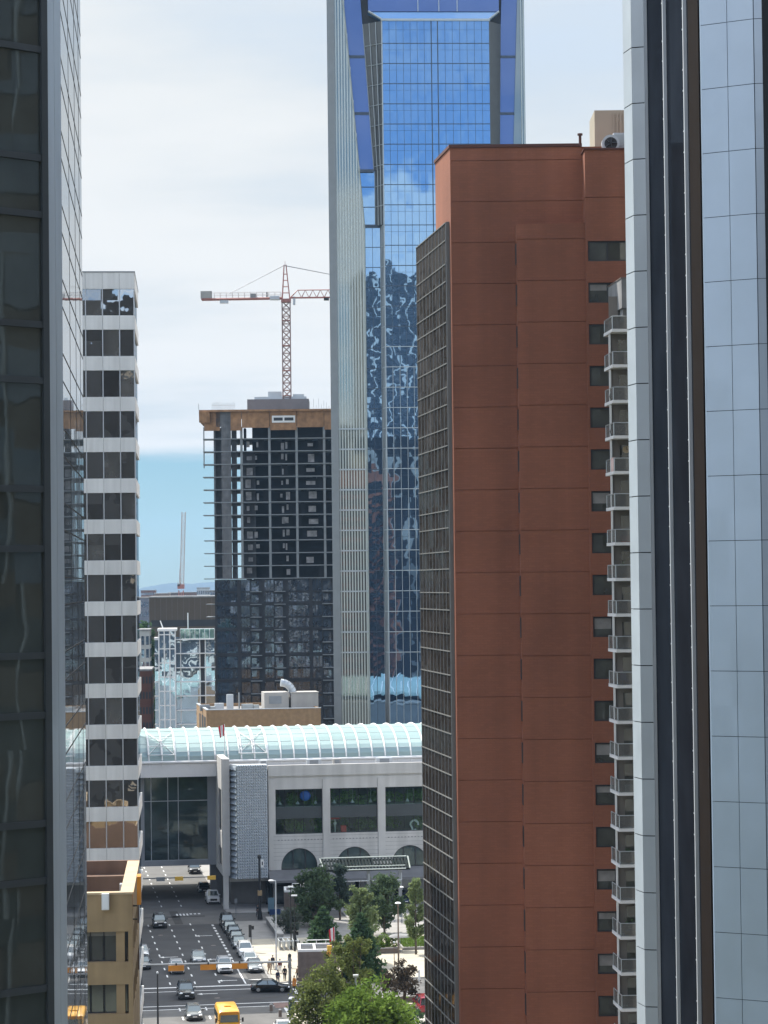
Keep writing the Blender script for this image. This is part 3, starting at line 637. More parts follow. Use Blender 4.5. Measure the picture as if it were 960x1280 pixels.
m_ct_panel = panelmetal('pale_blue_panel', (.225, .29, .375), .24, .28, (.84, .92, 1))
m_ct_col = panelmetal('pale_grey_panel', (.33, .37, .40), .16, .4, (.95, .97, 1))
m_ct_dark = glass('black_glass', (.010, .012, .016), .028, (.6, .75, 1), .03, .004, .5, None, 0, .3, .2)
m_ct_brown = M('bronze_panel', (.016, .012, .010), .8, 0, spec=.02)
def clad_tower():
    q = P(787.5, 640, 150); b = Bld('clad_tower', 'office tower clad in pale blue metal panels with recessed black glass strips', 'tower', (q.x, q.y), 0.0)
    pt = lambda px, z: V2(b.loc(P(px, 640, z)))
    a0, a1, a2 = pt(787.5, 150), pt(798, 148.4), pt(813.7, 148.2)
    r0, r1 = pt(815, 149.6), pt(884, 127.4)
    c0 = pt(885.5, 126.6); e = Vector((.877, -.48)); c1 = c0+e*2.94; cm = c0+e*1.48; c2 = c1+Vector((.42, -.05)); c3 = c2+Vector((1.2, 2.0))
    top = 96
    inn = lambda p, d=.25: p+Vector((.15, d))
    core = MB(); core.prism([tuple(inn(a0)), tuple(inn(a1)), tuple(inn(a2)), tuple(r0+Vector((.1, .1))), tuple(r1+Vector((.1, .1))), tuple(inn(c0)), tuple(inn(c1)), tuple(inn(c2)), tuple(c3), (60, c3.y), (60, 30), tuple(a0+Vector((4.2, 30)))], 0, top)
    b.put(core, 'core_wall', m_black)
    col = MB(); z = b.L(795, 135.7, 0)[1]; st = 3.49
    z -= 24*st
    while z < top:
        for u, v in ((a0+Vector((1.1, 8)), a0), (a0, a1), (a1, a2)): skin(col, u, v, max(0, z+.03), z+st-.03, .08, -.06)
        z += st
    b.put(col, 'column_cladding', m_ct_col)
    pan = MB(); st = 3.42; z = b.L(905, 112, c0.y)[1]-24*st
    while z < top:
        skin(pan, c0, cm-e*.014, max(0, z+.016), z+st-.016, .06); skin(pan, cm+e*.014, c1-e*.012, max(0, z+.016), z+st-.016, .06)
        skin(pan, c1+Vector((.01, 0)), c2, max(0, z+.016), z+st-.016, .06); z += st
    skin(pan, r1+Vector((0.02, 0)), c0, 0, top, .03)
    b.put(pan, 'pier_cladding', m_ct_panel)
    dk = MB(); skin(dk, r0, pt(870, 131.4), 0, top, .06); b.put(dk, 'recessed_glazing', m_ct_dark)
    br = MB(); skin(br, pt(871, 131.1), r1, 0, top, .10); b.put(br, 'bronze_strip', m_ct_brown)
    fin = MB(); clip = MB()
    for i, px in enumerate((818.5, 842.5, 868.3)):
        d = (r1-r0).normalized(); zz = None
        # where the sight line crosses the recessed wall
        lo, hi = 0.0, 1.0
        for _ in range(40):
            mid = (lo+hi)/2; w_ = r0.lerp(r1, mid); wx = w_.x+b.x; wy = w_.y+b.y
            if 480+3000*wx/wy < px: lo = mid
            else: hi = mid
        p0 = r0.lerp(r1, lo); skin(fin, p0-d*.13, p0+d*.13, 0, top, .20, .05)
        if i:
            z = 1.0; j = 0
            while z < top: skin(clip, p0-d*.34, p0-d*.12, z, z+.08, .20, .05); z += (2.25, 1.17)[j % 2]; j += 1
    rp = MB(); x = a0.x+5.0; yb_ = a0.y+30.02
    while x < 58: rp.box(x, x+1.7, yb_, yb_+.3, 0, top-1); x += 6.5
    b.put(rp, 'rear_reflection_strip', m_conc)  # pale strips added on the unseen back as streaks for the skyscraper to mirror
    b.put(fin, 'mullion_fin', m_lgrey); b.put(clip, 'fin_clip', m_steel)
    sd = MB(); skin(sd, c2+Vector((.05, .3)), c3, 0, top, .05); skin(sd, c3, Vector((60, c3.y)), 0, top, .05); b.put(sd, 'side_glazing', m_ct_dark)
clad_tower()
# ------------------------------------------------------------------ the shopping centre with its glass vault, bridging the street
m_core = M('pale_limestone', (.55, .54, .515), .8, 0, .06, .4, .18, .7)
m_core2 = M('bridge_cladding', (.34, .36, .385), .6, 0, .06, .4, .10, .6)
m_shopglass = glass('garden_window', (.02, .03, .028), .012, (.85, .95, 1), .02, .003, .5, see=.95)
m_brglass = glass('bridge_window', (.04, .06, .062), .05, (.7, .85, .9), .03, .005, .5, (2.4, 2.4, 3.2), .005, .5, .35)
m_vault = glass('aqua_vault_glass', (.29, .385, .375), .08, (.9, 1, 1), .12, .01, .5, None, 0, .06, .15)
m_block = glass('glass_block', (.40, .45, .50), .25, (.95, 1, 1), .25, .02, 1, None, 0, .08, 1)
m_leaf_in = leafmat('indoor_leaf', (.34, .50, .20), .55, .9)
def leaves(mb, c, rx, ry, rz, n, size, shell=.0):
    for _ in range(n):
        while True:
            p = Vector((R.uniform(-1, 1), R.uniform(-1, 1), R.uniform(-1, 1)))
            if p.length <= 1 and p.length >= shell: break
        q = Vector((c[0]+p.x*rx, c[1]+p.y*ry, c[2]+p.z*rz)); s = size*R.uniform(.6, 1.3)
        a = Vector((R.gauss(0, 1), R.gauss(0, 1), R.gauss(0, 1))).normalized(); d = a.orthogonal().normalized(); d.rotate(Matrix.Rotation(R.uniform(0, 6.28), 3, a))
        e = a.cross(d); mb.poly([q-d*s, q-e*s*.45, q+d*s, q+e*s*.45])
def mall():
    g0 = G(337, 1135); b = Bld('shopping_centre', 'pale stone shopping centre with a barrel vaulted glass roof and a bridge over the street', 'shopping centre', (g0.x, g0.y))
    X = lambda px, py=1020, y=0: b.L(px, py, y)[0]
    Z = lambda py, px=420, y=0: b.L(px, py, y)[1]
    xr = X(690); xl = X(335.5); zt, zg0, zg1, zwt, zwb, zab, zled = Z(955), Z(968.5), Z(971), Z(985.3), Z(1041.2), Z(1085.5), Z(1099)
    wins = [(344.5, 403), (413, 472), (482, 541), (551, 610), (620, 679)]; wx = [(X(a), X(c)) for a, c in wins]
    W = MB(); T = .5
    W.box(xl, xr, 0, T, zwt, zg0); W.box(xl, xr, 0, T, zg1, zt) if False else None
    W2 = MB()
    W.v.clear(); W.f.clear(); W.m.clear()
    W.box(xl, xr, 0, T, zwt, zg1-.0); W.box(xl, xr, -.18, T, zg0, zt)
    W.box(xl, xr, .12, T, zg1, zg0)
    edges = [xl]+[v for p in wx for v in p]+[xr]
    for i in range(0, len(edges), 2): W.box(edges[i], edges[i+1], 0, T, zwb, zwt)
    for (a, c), i in zip(wx, range(9)):
        cx = (a+c)/2; r = 2.72; xa, xb = (edges[2*i]+edges[2*i+1])/2 if i else xl, (edges[2*i+2]+edges[2*i+3])/2 if i < len(wx)-1 else xr
        arc = [(cx+r*math.cos(t), zab+.45+r*math.sin(t)) for t in [math.pi*k/20 for k in range(21)]]
        W.prismy([(xa, zab), (cx-r, zab)]+arc[::-1]+[(cx+r, zab), (xb, zab), (xb, zwb), (xa, zwb)], 0, T)
        # arched window
        ar = MB(); ring = [(cx+(r-.12)*math.cos(t), zab+.45+(r-.12)*math.sin(t)) for t in [math.pi*k/20 for k in range(21)]]
        pts = [(cx+r, zab)]+arc+[(cx-r, zab)]; inn = [(cx+r-.14, zab+.12)]+ring+[(cx-r+.14, zab+.12)]
        for k in range(len(pts)-1):
            ar.add([(pts[k][0], .22, pts[k][1]), (pts[k+1][0], .22, pts[k+1][1]), (inn[k+1][0], .22, inn[k+1][1]), (inn[k][0], .22, inn[k][1])], [(0, 1, 2, 3)])
        ar.box(cx-1.0, cx-.84, .20, .32, zab, zab+.45+r*.92); ar.box(cx+.84, cx+1.0, .20, .32, zab, zab+.45+r*.92); ar.box(cx-r+.05, cx+r-.05, .20, .32, zab, zab+.12)
        f = b.put(ar, 'arched_window', m_dark)
        gl = MB(); gl.prismy([(cx-r+.05, zab+.05)]+[(p[0], p[1]) for p in ring[::-1]]+[(cx+r-.05, zab+.05)], .30, .33); b.put(gl, 'pane', m_brglass, f)
        cu = MB(); cu.box(cx-.75, cx+.75, .36, .40, zab+.1, zab+2.4); b.put(cu, 'blind', m_concd, f)
    b.put(W, 'wall', m_core)
    for i in range(2, len(edges)-1, 2): pl = MB(); b.put(pl.box(edges[i]+.08, edges[i+1]-.08, -.14, -.002, zab, zg1-.3), 'pilaster', m_core)
    pl = MB(); b.put(pl.box(xl+.02, edges[1]-.55, -.14, -.002, zab, zg1-.3), 'pilaster', m_core)
    st = MB(); zz = zwb-.9
    for (a, c) in wx:
        cx = (a+c)/2
        for k in range(7):
            z = zwb-.35-.58*k; h = z-(zab+.45); hw = math.sqrt(max(0, 2.72**2-max(h, 0)**2)) if h < 2.72 else 0
            if hw: st.box(a-.35, cx-hw-.02, -.004, -.0015, z, z+.035); st.box(cx+hw+.02, c+.35, -.004, -.0015, z, z+.035)
            else: st.box(a-.35, c+.35, -.004, -.0015, z, z+.035)
        for k in range(14): xx = a+.3+k*(c-a-.6)/13; st.box(xx, xx+.25, -.006, -.002, zwb-.95, zwb-.80)
    b.put(st, 'stone_joint', m_concd)
    le = MB(); le.prismx([(-2.6, zled), (-2.6, zled+.35), (0.0, zab-.02), (.5, zab-.02), (.5, zled)], xl-.1, xr); b.put(le, 'canopy', m_stoned)
    # ground floor: recessed shop fronts behind columns
    gf = MB(); gf.box(xl-.1, xr, 3.2, 3.6, .0, zled); b.put(gf, 'shop_front', glass('shop_front_glass', (.02, .022, .025), .12, (.8, .9, 1), .03, .01, .4, (2, 2, 4), .01, .6, .3))
    for k in range(9): xx = xl+.6+k*4.4; b.put(MB().box(xx, xx+.55, -.2, .4, 0, zled), 'column', m_stoned)
    # indoor garden behind the big windows
    zs0, zs1 = Z(1022), Z(1007.5)
    ro = MB(); x0, x1 = xl+.3, wx[3][1]+1
    ro.box(x0, x1, 7.5, 7.8, zwb-1, zwt+.5); ro.box(x0, x1, .55, 7.5, zwb-.5, zwb-.12); ro.box(x0, x1, .55, 7.5, zwt+.2, zwt+.5); ro.box(x0, x1, .9, 7.5, zs0, zs1)
    b.put(ro, 'garden_interior', M('interior_plaster', (.34, .36, .35), .9))
    up = MB(); dn = MB()
    for (a, c) in wx[:4]:
        for k in range(11):
            xx = R.uniform(a, c); leaves(up, (xx, R.uniform(2.0, 5), zs1+R.uniform(.5, 1.5)), 1.1, .9, .9, 110, .20)
            leaves(dn, (R.uniform(a, c), R.uniform(2.5, 6), zwb+R.uniform(.3, 1.4)), .9, .9, .9, 90, .18)
    o = up.obj('indoor_plants', m_leaf_in, b.o); o['kind'] = 'stuff'; o = dn.obj('indoor_plants', m_leaf_in, b.o); o['kind'] = 'stuff'
    for (a, c) in wx[:4]:
        for k in range(3):
            xx = a+.8+k*(c-a-1.6)/2; m = MB(); m.tube((xx, 1.6, zs1+.30), (xx, 1.6, zs1+.75), .32, .06, 10); m.tube((xx, 1.6, zs1+.75), (xx, 1.6, zwt), .015, .015, 5); b.put(m, 'pendant_lamp', m_whitep)
    for i, (a, c) in enumerate(wx):
        fr = MB(); fr.box(a, c, .2, .34, zwt-.09, zwt); fr.box(a, c, .2, .34, zwb, zwb+.09); fr.box(a, a+.09, .2, .34, zwb+.09, zwt-.09); fr.box(c-.09, c, .2, .34, zwb+.09, zwt-.09)
        for k in range(1, 5): x = a+(c-a)*k/5; fr.box(x-.035, x+.035, .22, .32, zwb+.09, zs0); fr.box(x-.035, x+.035, .22, .32, zs1, zwt-.09)
        f = b.put(fr, 'garden_window', m_dark)
        gl = MB(); gl.box(a+.02, c-.02, .26, .29, zs1, zwt-.05); gl.box(a+.02, c-.02, .26, .29, zwb+.05, zs0); b.put(gl, 'pane', m_shopglass, f)
        sp_ = MB(); sp_.box(a+.02, c-.02, .24, .30, zs0+.002, zs1-.002); b.put(sp_, 'spandrel', m_grey if i > 9 else M('spandrel%d' % i, (.05, .06, .065), .4), f)
    def wp(px, py, y): x, z = b.L(px, py, y); return Vector((x*b.c-y*b.s+b.x, x*b.s+y*b.c+b.y, z))
    u = tag(empty('hanging_ornament', wp(381.5, 1001, .75), YAW), 'round blue ornament hanging in the first window of the indoor garden', 'ornament')
    m = MB(); m.dome((0, 0, .75), .85, .3, .78, 16, 8); m.obj('globe', M('ornament_blue', (.05, .16, .62), .5), u, True); m = MB(); m.tube((0, 0, 1.5), (0, 0, 1.9), .03); m.obj('cord', m_dark, u)
    u = tag(empty('garden_kiosk', wp(424, 1040.5, .9), YAW), 'red kiosk with a red awning in the second window of the indoor garden', 'kiosk')
    kr = M('kiosk_red', (.62, .06, .05), .6); m = MB(); m.prismx([(-.3, 2.0), (.9, 2.3), (.9, 2.45), (-.3, 2.15)], -1.3, .2); m.obj('awning', kr, u); m = MB(); m.box(.3, 1.1, 0, .8, 0, 1.0); m.obj('counter', kr, u); m = MB(); m.tube((-.6, .2, 0), (-.6, .2, 2.0), .08); m.tube((-.6, .2, 1.2), (-.6, .2, 1.5), .25); m.obj('post', m_whitep, u)
    u = tag(empty('garden_sculpture', wp(518, 1040.5, .9), YAW), 'pale curled sculpture in the third window of the indoor garden', 'sculpture')
    m = MB(); sp = [(.55*math.cos(a)*(1+.2*math.sin(3*a)), 0, 1.1+.75*math.sin(a)) for a in [k*2*math.pi/18 for k in range(16)]]; m.path(sp, [.16]*len(sp), 8); m.obj('curl', m_whitep, u, True); m = MB(); m.tube((0, 0, 0), (0, 0, .4), .35, .22, 10); m.obj('plinth', m_lgrey, u)
    # the glass block bay
    bz0, bz1 = Z(1099, 310, -1.6), Z(956, 310, -1.6); bx0, bx1 = X(296, 1030, -1.6), X(334.5, 1030, -1.6); cx0 = X(287.5, 1030, .6)
    bay = MB(); bay.prism([(bx0+.05, -1.52), (bx1, -1.52), (bx1, .6), (cx0+.1, .6)], bz0+.05, bz1-.05); b.put(bay, 'bay_frame', m_lgrey)
    blk = MB(); nc, nr = 13, 40; dx = (bx1-bx0)/nc; dz = (bz1-bz0)/nr
    for i in range(nc):
        for j in range(nr):
            xa, za = bx0+i*dx, bz0+j*dz; m_ = .03
            blk.add([(xa+m_, -1.53, za+m_), (xa+dx-m_, -1.53, za+m_), (xa+dx-m_, -1.53, za+dz-m_), (xa+m_, -1.53, za+dz-m_),
                     (xa+dx*.3, -1.66, za+dz*.3), (xa+dx*.7, -1.66, za+dz*.3), (xa+dx*.7, -1.66, za+dz*.7), (xa+dx*.3, -1.66, za+dz*.7)],
                    [(0, 1, 5, 4), (1, 2, 6, 5), (2, 3, 7, 6), (3, 0, 4, 7), (4, 5, 6, 7)])
    b.put(blk, 'glass_block_front', m_block)
    sd = MB(); A = Vector((cx0, .6)); B_ = Vector((bx0, -1.55)); d = (B_-A).normalized(); nn = Vector((-d.y, d.x)); nn = nn if nn.x < 0 else -nn
    for j in range(nr//2):
        za = bz0+j*2*dz; zb = za+2*dz*.82
        A2, B2 = A+nn*.02, B_+nn*.02; A3, B3 = A+nn*.28, B_+nn*.28
        sd.add([(A2.x, A2.y, za), (B2.x, B2.y, za), (B2.x, B2.y, zb), (A2.x, A2.y, zb), (A3.x, A3.y, za+.1), (B3.x, B3.y, za+.1)], [(0, 1, 5, 4), (4, 5, 2, 3), (0, 4, 3), (1, 2, 5), (0, 3, 2, 1)])
    b.put(sd, 'glass_block_side', m_block)
    # corner wall and its street pillar
    wx0, wx1 = X(278, 1030, -.5), X(287.3, 1030, -.5); cz0 = Z(1095, 282, -.5); cz1 = Z(949, 282, -.5)
    cw = MB(); Dw = 40
    slots = [(985, 1036), (1056, 1079)]
    zsl = [(b.LX(274, bq, wx0)[1], b.LX(274, aq, wx0)[1]) for aq, bq in slots]
    cw.box(wx0+.35, wx1, -.5, Dw, cz0, cz1); zc = cz0
    for z0, z1 in sorted(zsl): cw.box(wx0, wx0+.35, -.5, 12, zc, z0); cw.box(wx0, wx0+.35, -.5, 1.2, z0, z1); cw.box(wx0, wx0+.35, 6.2, 12, z0, z1); zc = z1
    cw.box(wx0, wx0+.35, -.5, 12, zc, cz1)
    cw.box(wx1, xl, .6, T, bz0, zt) if False else cw.box(wx1, xl, .62, 1.0, zled, zt)
    b.put(cw, 'corner_wall', m_core)
    dk = MB()
    for z0, z1 in zsl: dk.box(wx0+.2, wx0+.3, 1.2, 6.2, z0, z1)
    b.put(dk, 'slot_window', m_dark)
    pi = MB(); pi.box(X(279.5, 1110, -.4), X(286, 1110, -.4), -.4, .5, 0, cz0); b.put(pi, 'street_pillar', m_core)
    bk = MB(); bk.box(wx1, xr, 7.9, Dw, 0.2, zt-1.2); bk.box(wx1+.5, xl-.1, 4.5, 7.9, 0.2, zled); b.put(bk, 'core_wall', m_stoned)
    rf = MB(); rf.box(wx1, xr, T, Dw, zt-1.1, zt-.8); b.put(rf, 'roof_deck', m_roofgrey)
    # bridge over the street
    y0, y1 = 11.5, 34.0; bx0 = X(150, 1020, y0)-14; bx1 = wx0
    zb, zt2 = Z(1082, 225, y0), Z(950.5, 225, y0)-.1; wa, wb = X(180.5, 1020, y0), X(259.5, 1020, y0); z0, z1 = Z(1075.5, 225, y0), Z(971, 225, y0)
    br = MB(); br.box(wb, bx1, y0, y0+.6, zb, zt2); br.box(wa, wb, y0, y0+.6, zb, z0); br.box(wa, wb, y0, y0+.6, z1, zt2); br.box(bx0, wa, y0, y0+.6, zb, zt2)
    br.box(bx0, bx1, y0+.6, y1, zb, zb+.8); br.box(bx0, bx1, y1, y1+.5, zb, zt2); br.box(bx0, bx1, y0+.6, y1, zt2-.4, zt2)
    b.put(br, 'bridge_wall', m_core2)
    bw = MB()
    for px in (189, 210, 223): x = X(px, 1020, y0); bw.box(x-.05, x+.05, y0+.1, y0+.26, z0, z1)
    z = Z(1001, 225, y0); bw.box(wa, wb, y0+.11, y0+.25, z-.05, z+.05); bw.box(wa, wb, y0+.1, y0+.26, z0, z0+.1)
    f = b.put(bw, 'bridge_window', m_lgrey)
    gl = MB(); gl.box(wa, wb, y0+.2, y0+.24, z0, z1); b.put(gl, 'pane', m_brglass, f)
    inr = MB(); inr.box(wa-1, wb+1, y0+4, y0+4.3, zb+.8, zt2-.4); b.put(inr, 'bridge_inner_wall', m_concd)
    lg = MB(); lg.box(wa, wb, y0-.45, y0-.002, z1+.35, z1+.6); b.put(lg, 'bridge_ledge', m_whitep)
    ss = MB(); ss.box(X(271, 1090, y0)-.9, bx1+1, y0+1, y0+2, 0, zb); b.put(ss, 'bridge_pier', m_stoned)
    # vault
    yv, zv = 9.4, Z(949.2, 400, 9.4); yc = 20.4; zc = Z(905.5, 400, yc)
    va = MB(); vx0 = X(150, 950, yv)-14; nS = 20
    prof = []
    for k in range(nS+1):
        t = math.pi*k/nS; prof.append((yc-(yc-yv)*math.cos(t), zv+.25+(zc-zv-.45)*math.sin(t)))
    va.prismx(prof, vx0, xr); b.put(va, 'vault_glass', m_vault)
    step = (X(400+16.3, 948, yv)-X(400, 948, yv)); x = X(186, 948, yv)-step*6; i = 0
    purl = MB()
    for z_k in (2, 4, 6, 8): y, z = prof[z_k]; purl.bar((vx0, y, z+.02), (xr, y, z+.02), .022)
    b.put(purl, 'purlin', m_steel)
    ribs = []
    while x < xr:
        rb = MB()
        for k in range(nS):
            y_0, z_0 = prof[k]; y_1, z_1 = prof[k+1]; rb.tube((x, y_0, z_0+.10), (x, y_1, z_1+.10), .13, n=6)
        rb.tube((x, yv, zv-.5), (x, yv, zv+.3), .16, n=6)
        b.put(rb, 'vault_rib', m_whitep); ribs.append(x); x += step; i += 1
    ev = MB(); ev.tube((vx0, yv-.12, zv+.05), (xr, yv-.12, zv+.05), .24, n=8); ev.box(vx0, xr, yv-.1, yv+.3, zv-2.2, zv-.2); b.put(ev, 'eave_gutter', m_whitep)
    for pxs in ((185, 218), (299, 333)):
        cr = MB()
        xa, xb = X(pxs[0], 930, yv), X(pxs[1], 930, yv); xm = (xa+xb)/2
        def on(x, k): y, z = prof[k]; return (x, y-.12, z+.28)
        for k0, k1 in ((1, 3), (3, 5), (5, 7)):
            pass
        for k in range(1, 8):
            for x in (xa, xm, xb): cr.tube(on(x, k), on(x, k+1), .09, n=5)
        for k in (1, 3, 5, 8): cr.tube(on(xa, k), on(xb, k), .06, n=5)
        cr.tube(on(xm, 4), on(xa, 1), .05, n=5); cr.tube(on(xm, 4), on(xb, 1), .05, n=5); cr.tube(on(xm, 4), on(xa, 7), .05, n=5); cr.tube(on(xm, 4), on(xb, 7), .05, n=5)
        q = on(xm, 4); cr.dome(q, .25, .2, .25, 8, 4)
        b.put(cr, 'bracing', m_whitep)
    # roof kit in front of the vault
    for px, wd in ((200, 14), (246, 16), (324, 10), (383, 18), (416, 10), (470, 20)):
        u = tag(empty('roof_unit', (0, 0, 0)), {200: 'flat grey tray unit on the bridge roof edge', 246: 'long low grey unit beside the flagpole on the mall roof', 324: 'small white unit on the mall roof above the glass block bay', 383: 'long white duct box at the foot of the glass vault above the first garden window', 416: 'stubby beige unit at the foot of the glass vault', 470: 'longest white duct box at the foot of the glass vault'}[px], 'roof unit', 'units along the foot of the glass vault')
        y = 6.0; xa = X(px, 950, y); xb = X(px+wd, 950, y); zz = (zt2 if px < 270 else zt-.8)
        y = 12.0 if px < 270 else 6.0
        q = Vector(((xa)*b.c-y*b.s+b.x, xa*b.s+y*b.c+b.y, zz)); u.location = q; u.rotation_euler = (0, 0, YAW); L_ = xb-xa
        hz = 1.15 if px >= 270 else .5
        m = MB(); m.box(0, L_, -.5, .5, .2, hz); m.obj('housing', m_lgrey if px not in (416,) else m_stone, u)
        m = MB(); m.box(.1, .25, -.4, .4, 0, .2); m.box(L_-.25, L_-.1, -.4, .4, 0, .2); m.obj('foot', m_grey, u)
        m = MB(); m.box(L_*.2, L_*.8, -.53, -.501, .3, hz-.1); m.obj('grille', m_grey, u)
    # flagpole
    y = 6.5; x = X(281, 945, y); q = Vector((x*b.c-y*b.s+b.x, x*b.s+y*b.c+b.y, zt-.8)); ft = b.L(281, 905, y)[1]-(zt-.8)
    u = tag(empty('flagpole', q, 0), 'flagpole with a limp red and white flag on the shopping centre roof', 'flagpole')
    m = MB(); m.tube((0, 0, 0), (0, 0, ft), .07, .05, 8); m.obj('pole', m_whitep, u)
    flag_mesh(u, (0, 0, ft-.1), .95, 1.7)
def flag_mesh(u, top, w_, h_):
    m = MB(); n_ = 10; rows = 7; pts = []
    for j in range(rows+1):
        for i in range(n_+1):
            a = i/n_; z = top[2]-h_*j/rows-.35*a*a; wv = math.sin(a*11+j*.5)*.13*a
            pts.append((top[0]-w_*a*(.75+.25*(1-j/rows)), top[1]+wv, z))
    fs = [(j*(n_+1)+i, j*(n_+1)+i+1, (j+1)*(n_+1)+i+1, (j+1)*(n_+1)+i) for j in range(rows) for i in range(n_)]
    o_ = len(m.v)
    for f, k in zip(fs, range(len(fs))):
        i = k % n_; m.mi = 0 if i < 3 or i >= 7 else 1
        m.add([pts[q] for q in f], [(0, 1, 2, 3)])
    m.obj('flag', [MATS.get('flag_red') or M('flag_red', (.52, .02, .04), .8), m_whitep], u)
mall()
# ------------------------------------------------------------------ the blue glass skyscraper
m_bp_blue = glass('blue_curtain_glass', (.015, .035, .07), .42, (.42, .68, 1.0), .01, .009, .30, (1.5, 1.5, 4.08), .0028, .3, .1)
m_bp_purple = glass('violet_blue_glass', (.06, .085, .19), .20, (.45, .6, 1.0), .03, .003, .12, (3, 3, 4.08), .002, .15, .06)
m_bp_pale = glass('pale_blue_glass', (.10, .25, .55), .4, (.7, .85, 1), .03, .003, .12, (3, 3, 4.08), .002, .1, .06)
m_bp_fin = M('pale_green_fin', (.46, .50, .47), .35, .3, .04)
m_bp_strip = glass('fin_wall_glass', (.10, .11, .105), .20, (.9, .97, .92), .03, .002, .1, None, 0, .15, .1)
m_bp_edge = M('grey_edge_cladding', (.21, .225, .23), .5, .2, .06)
m_bp_mul = M('blue_grey_frame', (.055, .075, .105), .4, .3, .1)
m_bp_mull = M('silver_frame', (.40, .44, .46), .4, .4, .05)
m_bp_dfin = M('dark_fin_panel', (.085, .09, .09), .45, .3, .1)
def skyscraper():
    p = P(484.3, 640, 480); b = Bld('glass_skyscraper', 'tall blue mirrored skyscraper with pale vertical fins and a slanting reveal', 'skyscraper', (p.x, p.y), rad(3))
    q = lambda px, py, y=0: b.L(px, py, y)
    zT = q(500, -60)[1]; FH = 4.08; zref = q(500, 54.2)[1]
    yb = 3.0
    xe0, xe1 = q(414.8, 640, yb)[0], q(424.3, 640, yb)[0]
    bd = [q(428.5, 0, yb), q(455.4, 283, yb)]         # slanting boundary (x, z)
    xlow = bd[1][0]
    def bx(z):                                        # boundary x at height z
        if z <= bd[1][1]: return xlow
        return bd[1][0]+(bd[0][0]-bd[1][0])*(z-bd[1][1])/(bd[0][1]-bd[1][1])
    zA, zB = q(460, 214, yb)[1], bd[1][1]
    r0, r1 = q(450.5, 0, yb), q(467.3, 214, yb); r2 = q(475.2, 284, yb)[0]
    def rx(z):                                        # right edge of the reveal
        if z >= zA: return r1[0]+(r0[0]-r1[0])*(z-r1[1])/(r0[1]-r1[1])
        if z > zB: return r1[0]+.15
        return r2
    zc = q(500, 26.2)[1]; xf = q(611, 27)[0]; D = 36
    xR = q(655, 27, yb)[0]
    core = MB(); core.prism([(.3, .3), (xf-.3, .3), (xf, yb+.6), (0, yb+.6)], 0, zc-.1); core.prism([(xe1, yb+.6), (xR-.5, yb+.6), (xR-.5, D), (xe1+2.5, D)], 0, zT); b.put(core, 'core_wall', m_dark)
    e = MB(); e.prism([(xe0, yb-.9), (xe1, yb-.9), (xe1+2, D), (xe0+2.2, D)], 0, zT); b.put(e, 'edge_cladding', m_bp_edge)
    # fin wall
    fw = MB(); zk = zT; xk = bx(zT)
    fw.prismy([(xe1, 0), (xlow, 0), (xlow, zB), (bx(zT), zT), (xe1, zT)], yb-.3, yb+.58); b.put(fw, 'fin_wall', m_bp_strip)
    fi = MB(); nF = 10; k = 0
    while True:
        x = xe1+.12+k*.565
        if x > xlow-.05: break
        # height up to the slanting boundary
        z1 = zT if x < bx(zT) else bd[1][1]+(x-bd[1][0])/(bd[0][0]-bd[1][0])*(bd[0][1]-bd[1][1])
        fi.box(x, x+.24, yb-.52, yb-.3, 0, min(zT, z1)); k += 1
    pa = Vector((xlow, yb-.5, zB)); pb = Vector((bx(zT), yb-.5, zT)); fi.bar((xlow, yb-.5, 0), pa, .13); fi.bar(pa, pb, .13)
    b.put(fi, 'vertical_fin', m_bp_fin)
    fl = MB(); z = zref-30*FH
    while z < zT: fl.box(xe1, bx(z)-.05, yb-.66, yb-.62, z-.14, z+.14) if z < q(430, 530, yb)[1] else None; z += FH
    b.put(fl, 'floor_strip', m_bp_mull)
    # slanting reveal glass
    rv = MB(); rv.prismy([(bx(zA), zA), (rx(zA), zA), (rx(zT), zT), (bx(zT), zT)], yb+.02, yb+.58); b.put(rv, 'violet_reveal', m_bp_purple)
    rv = MB(); rv.prismy([(xlow, 0), (r2, 0), (r2, zB), (xlow, zB)], yb-.1, yb+.58); rv.prismy([(bx(zB), zB+.02), (r1[0]+.15, zB+.02), (r1[0]+.15, zA-.02), (bx(zA), zA-.02)], yb+.01, yb+.58); b.put(rv, 'reveal_glazing', m_bp_blue)
    rm = MB(); z = zref-30*FH
    while z < zA-1: rm.box(bx(z), (r2 if z < zB else r1[0]+.15), yb-.16, yb-.102 if z < zB else yb+.008, z-.07, z+.07); z += FH
    for zz in (zA, zB): rm.box(bx(zz)-.3, (rx(zz) if zz > zB else r2), yb-.5, yb+.5, zz-.3, zz+.3)
    for pyy in (71, 142): zz = q(440, pyy, yb)[1]; rm.box(bx(zz), rx(zz), yb-.05, yb+.3, zz-.3, zz+.3)
    xm = (xlow+r2)/2; rm.box(xm-.04, xm+.04, yb-.15, yb-.102, 0, zB); rm.box(xm+.6-.04, xm+.6+.04, yb-.05, yb+.008, zB, zA)
    b.put(rm, 'reveal_frame', m_bp_mul)
    # dark finned return between reveal and front
    dr = MB(); zl = [0, zB-.01, zB+.01, zA, zT]; 
    def seg(z0, z1, n=1):
        xa, xb = rx(z0+.001), rx(z1-.001); return [(xa, yb, z0), (0, 0.02, z0), (0, .02, z1), (xb, yb, z1)]
    for z0, z1 in ((0, zB-.02), (zB+.02, zA-.02), (zA+.02, zc)): dr.poly(seg(z0, z1))
    b.put(dr, 'return_wall', m_bp_dfin)
    df = MB()
    for f in (.02, .35, .68, .99):
        for z0, z1 in ((0, zB-.02), (zB+.02, zA-.02), (zA+.02, zc)):
            xa, xb = rx(z0+.001), rx(z1-.001); df.bar((xa*(1-f), yb*(1-f)-.06, z0), (xb*(1-f), yb*(1-f)-.06, z1), .07 if f < .9 else .10)
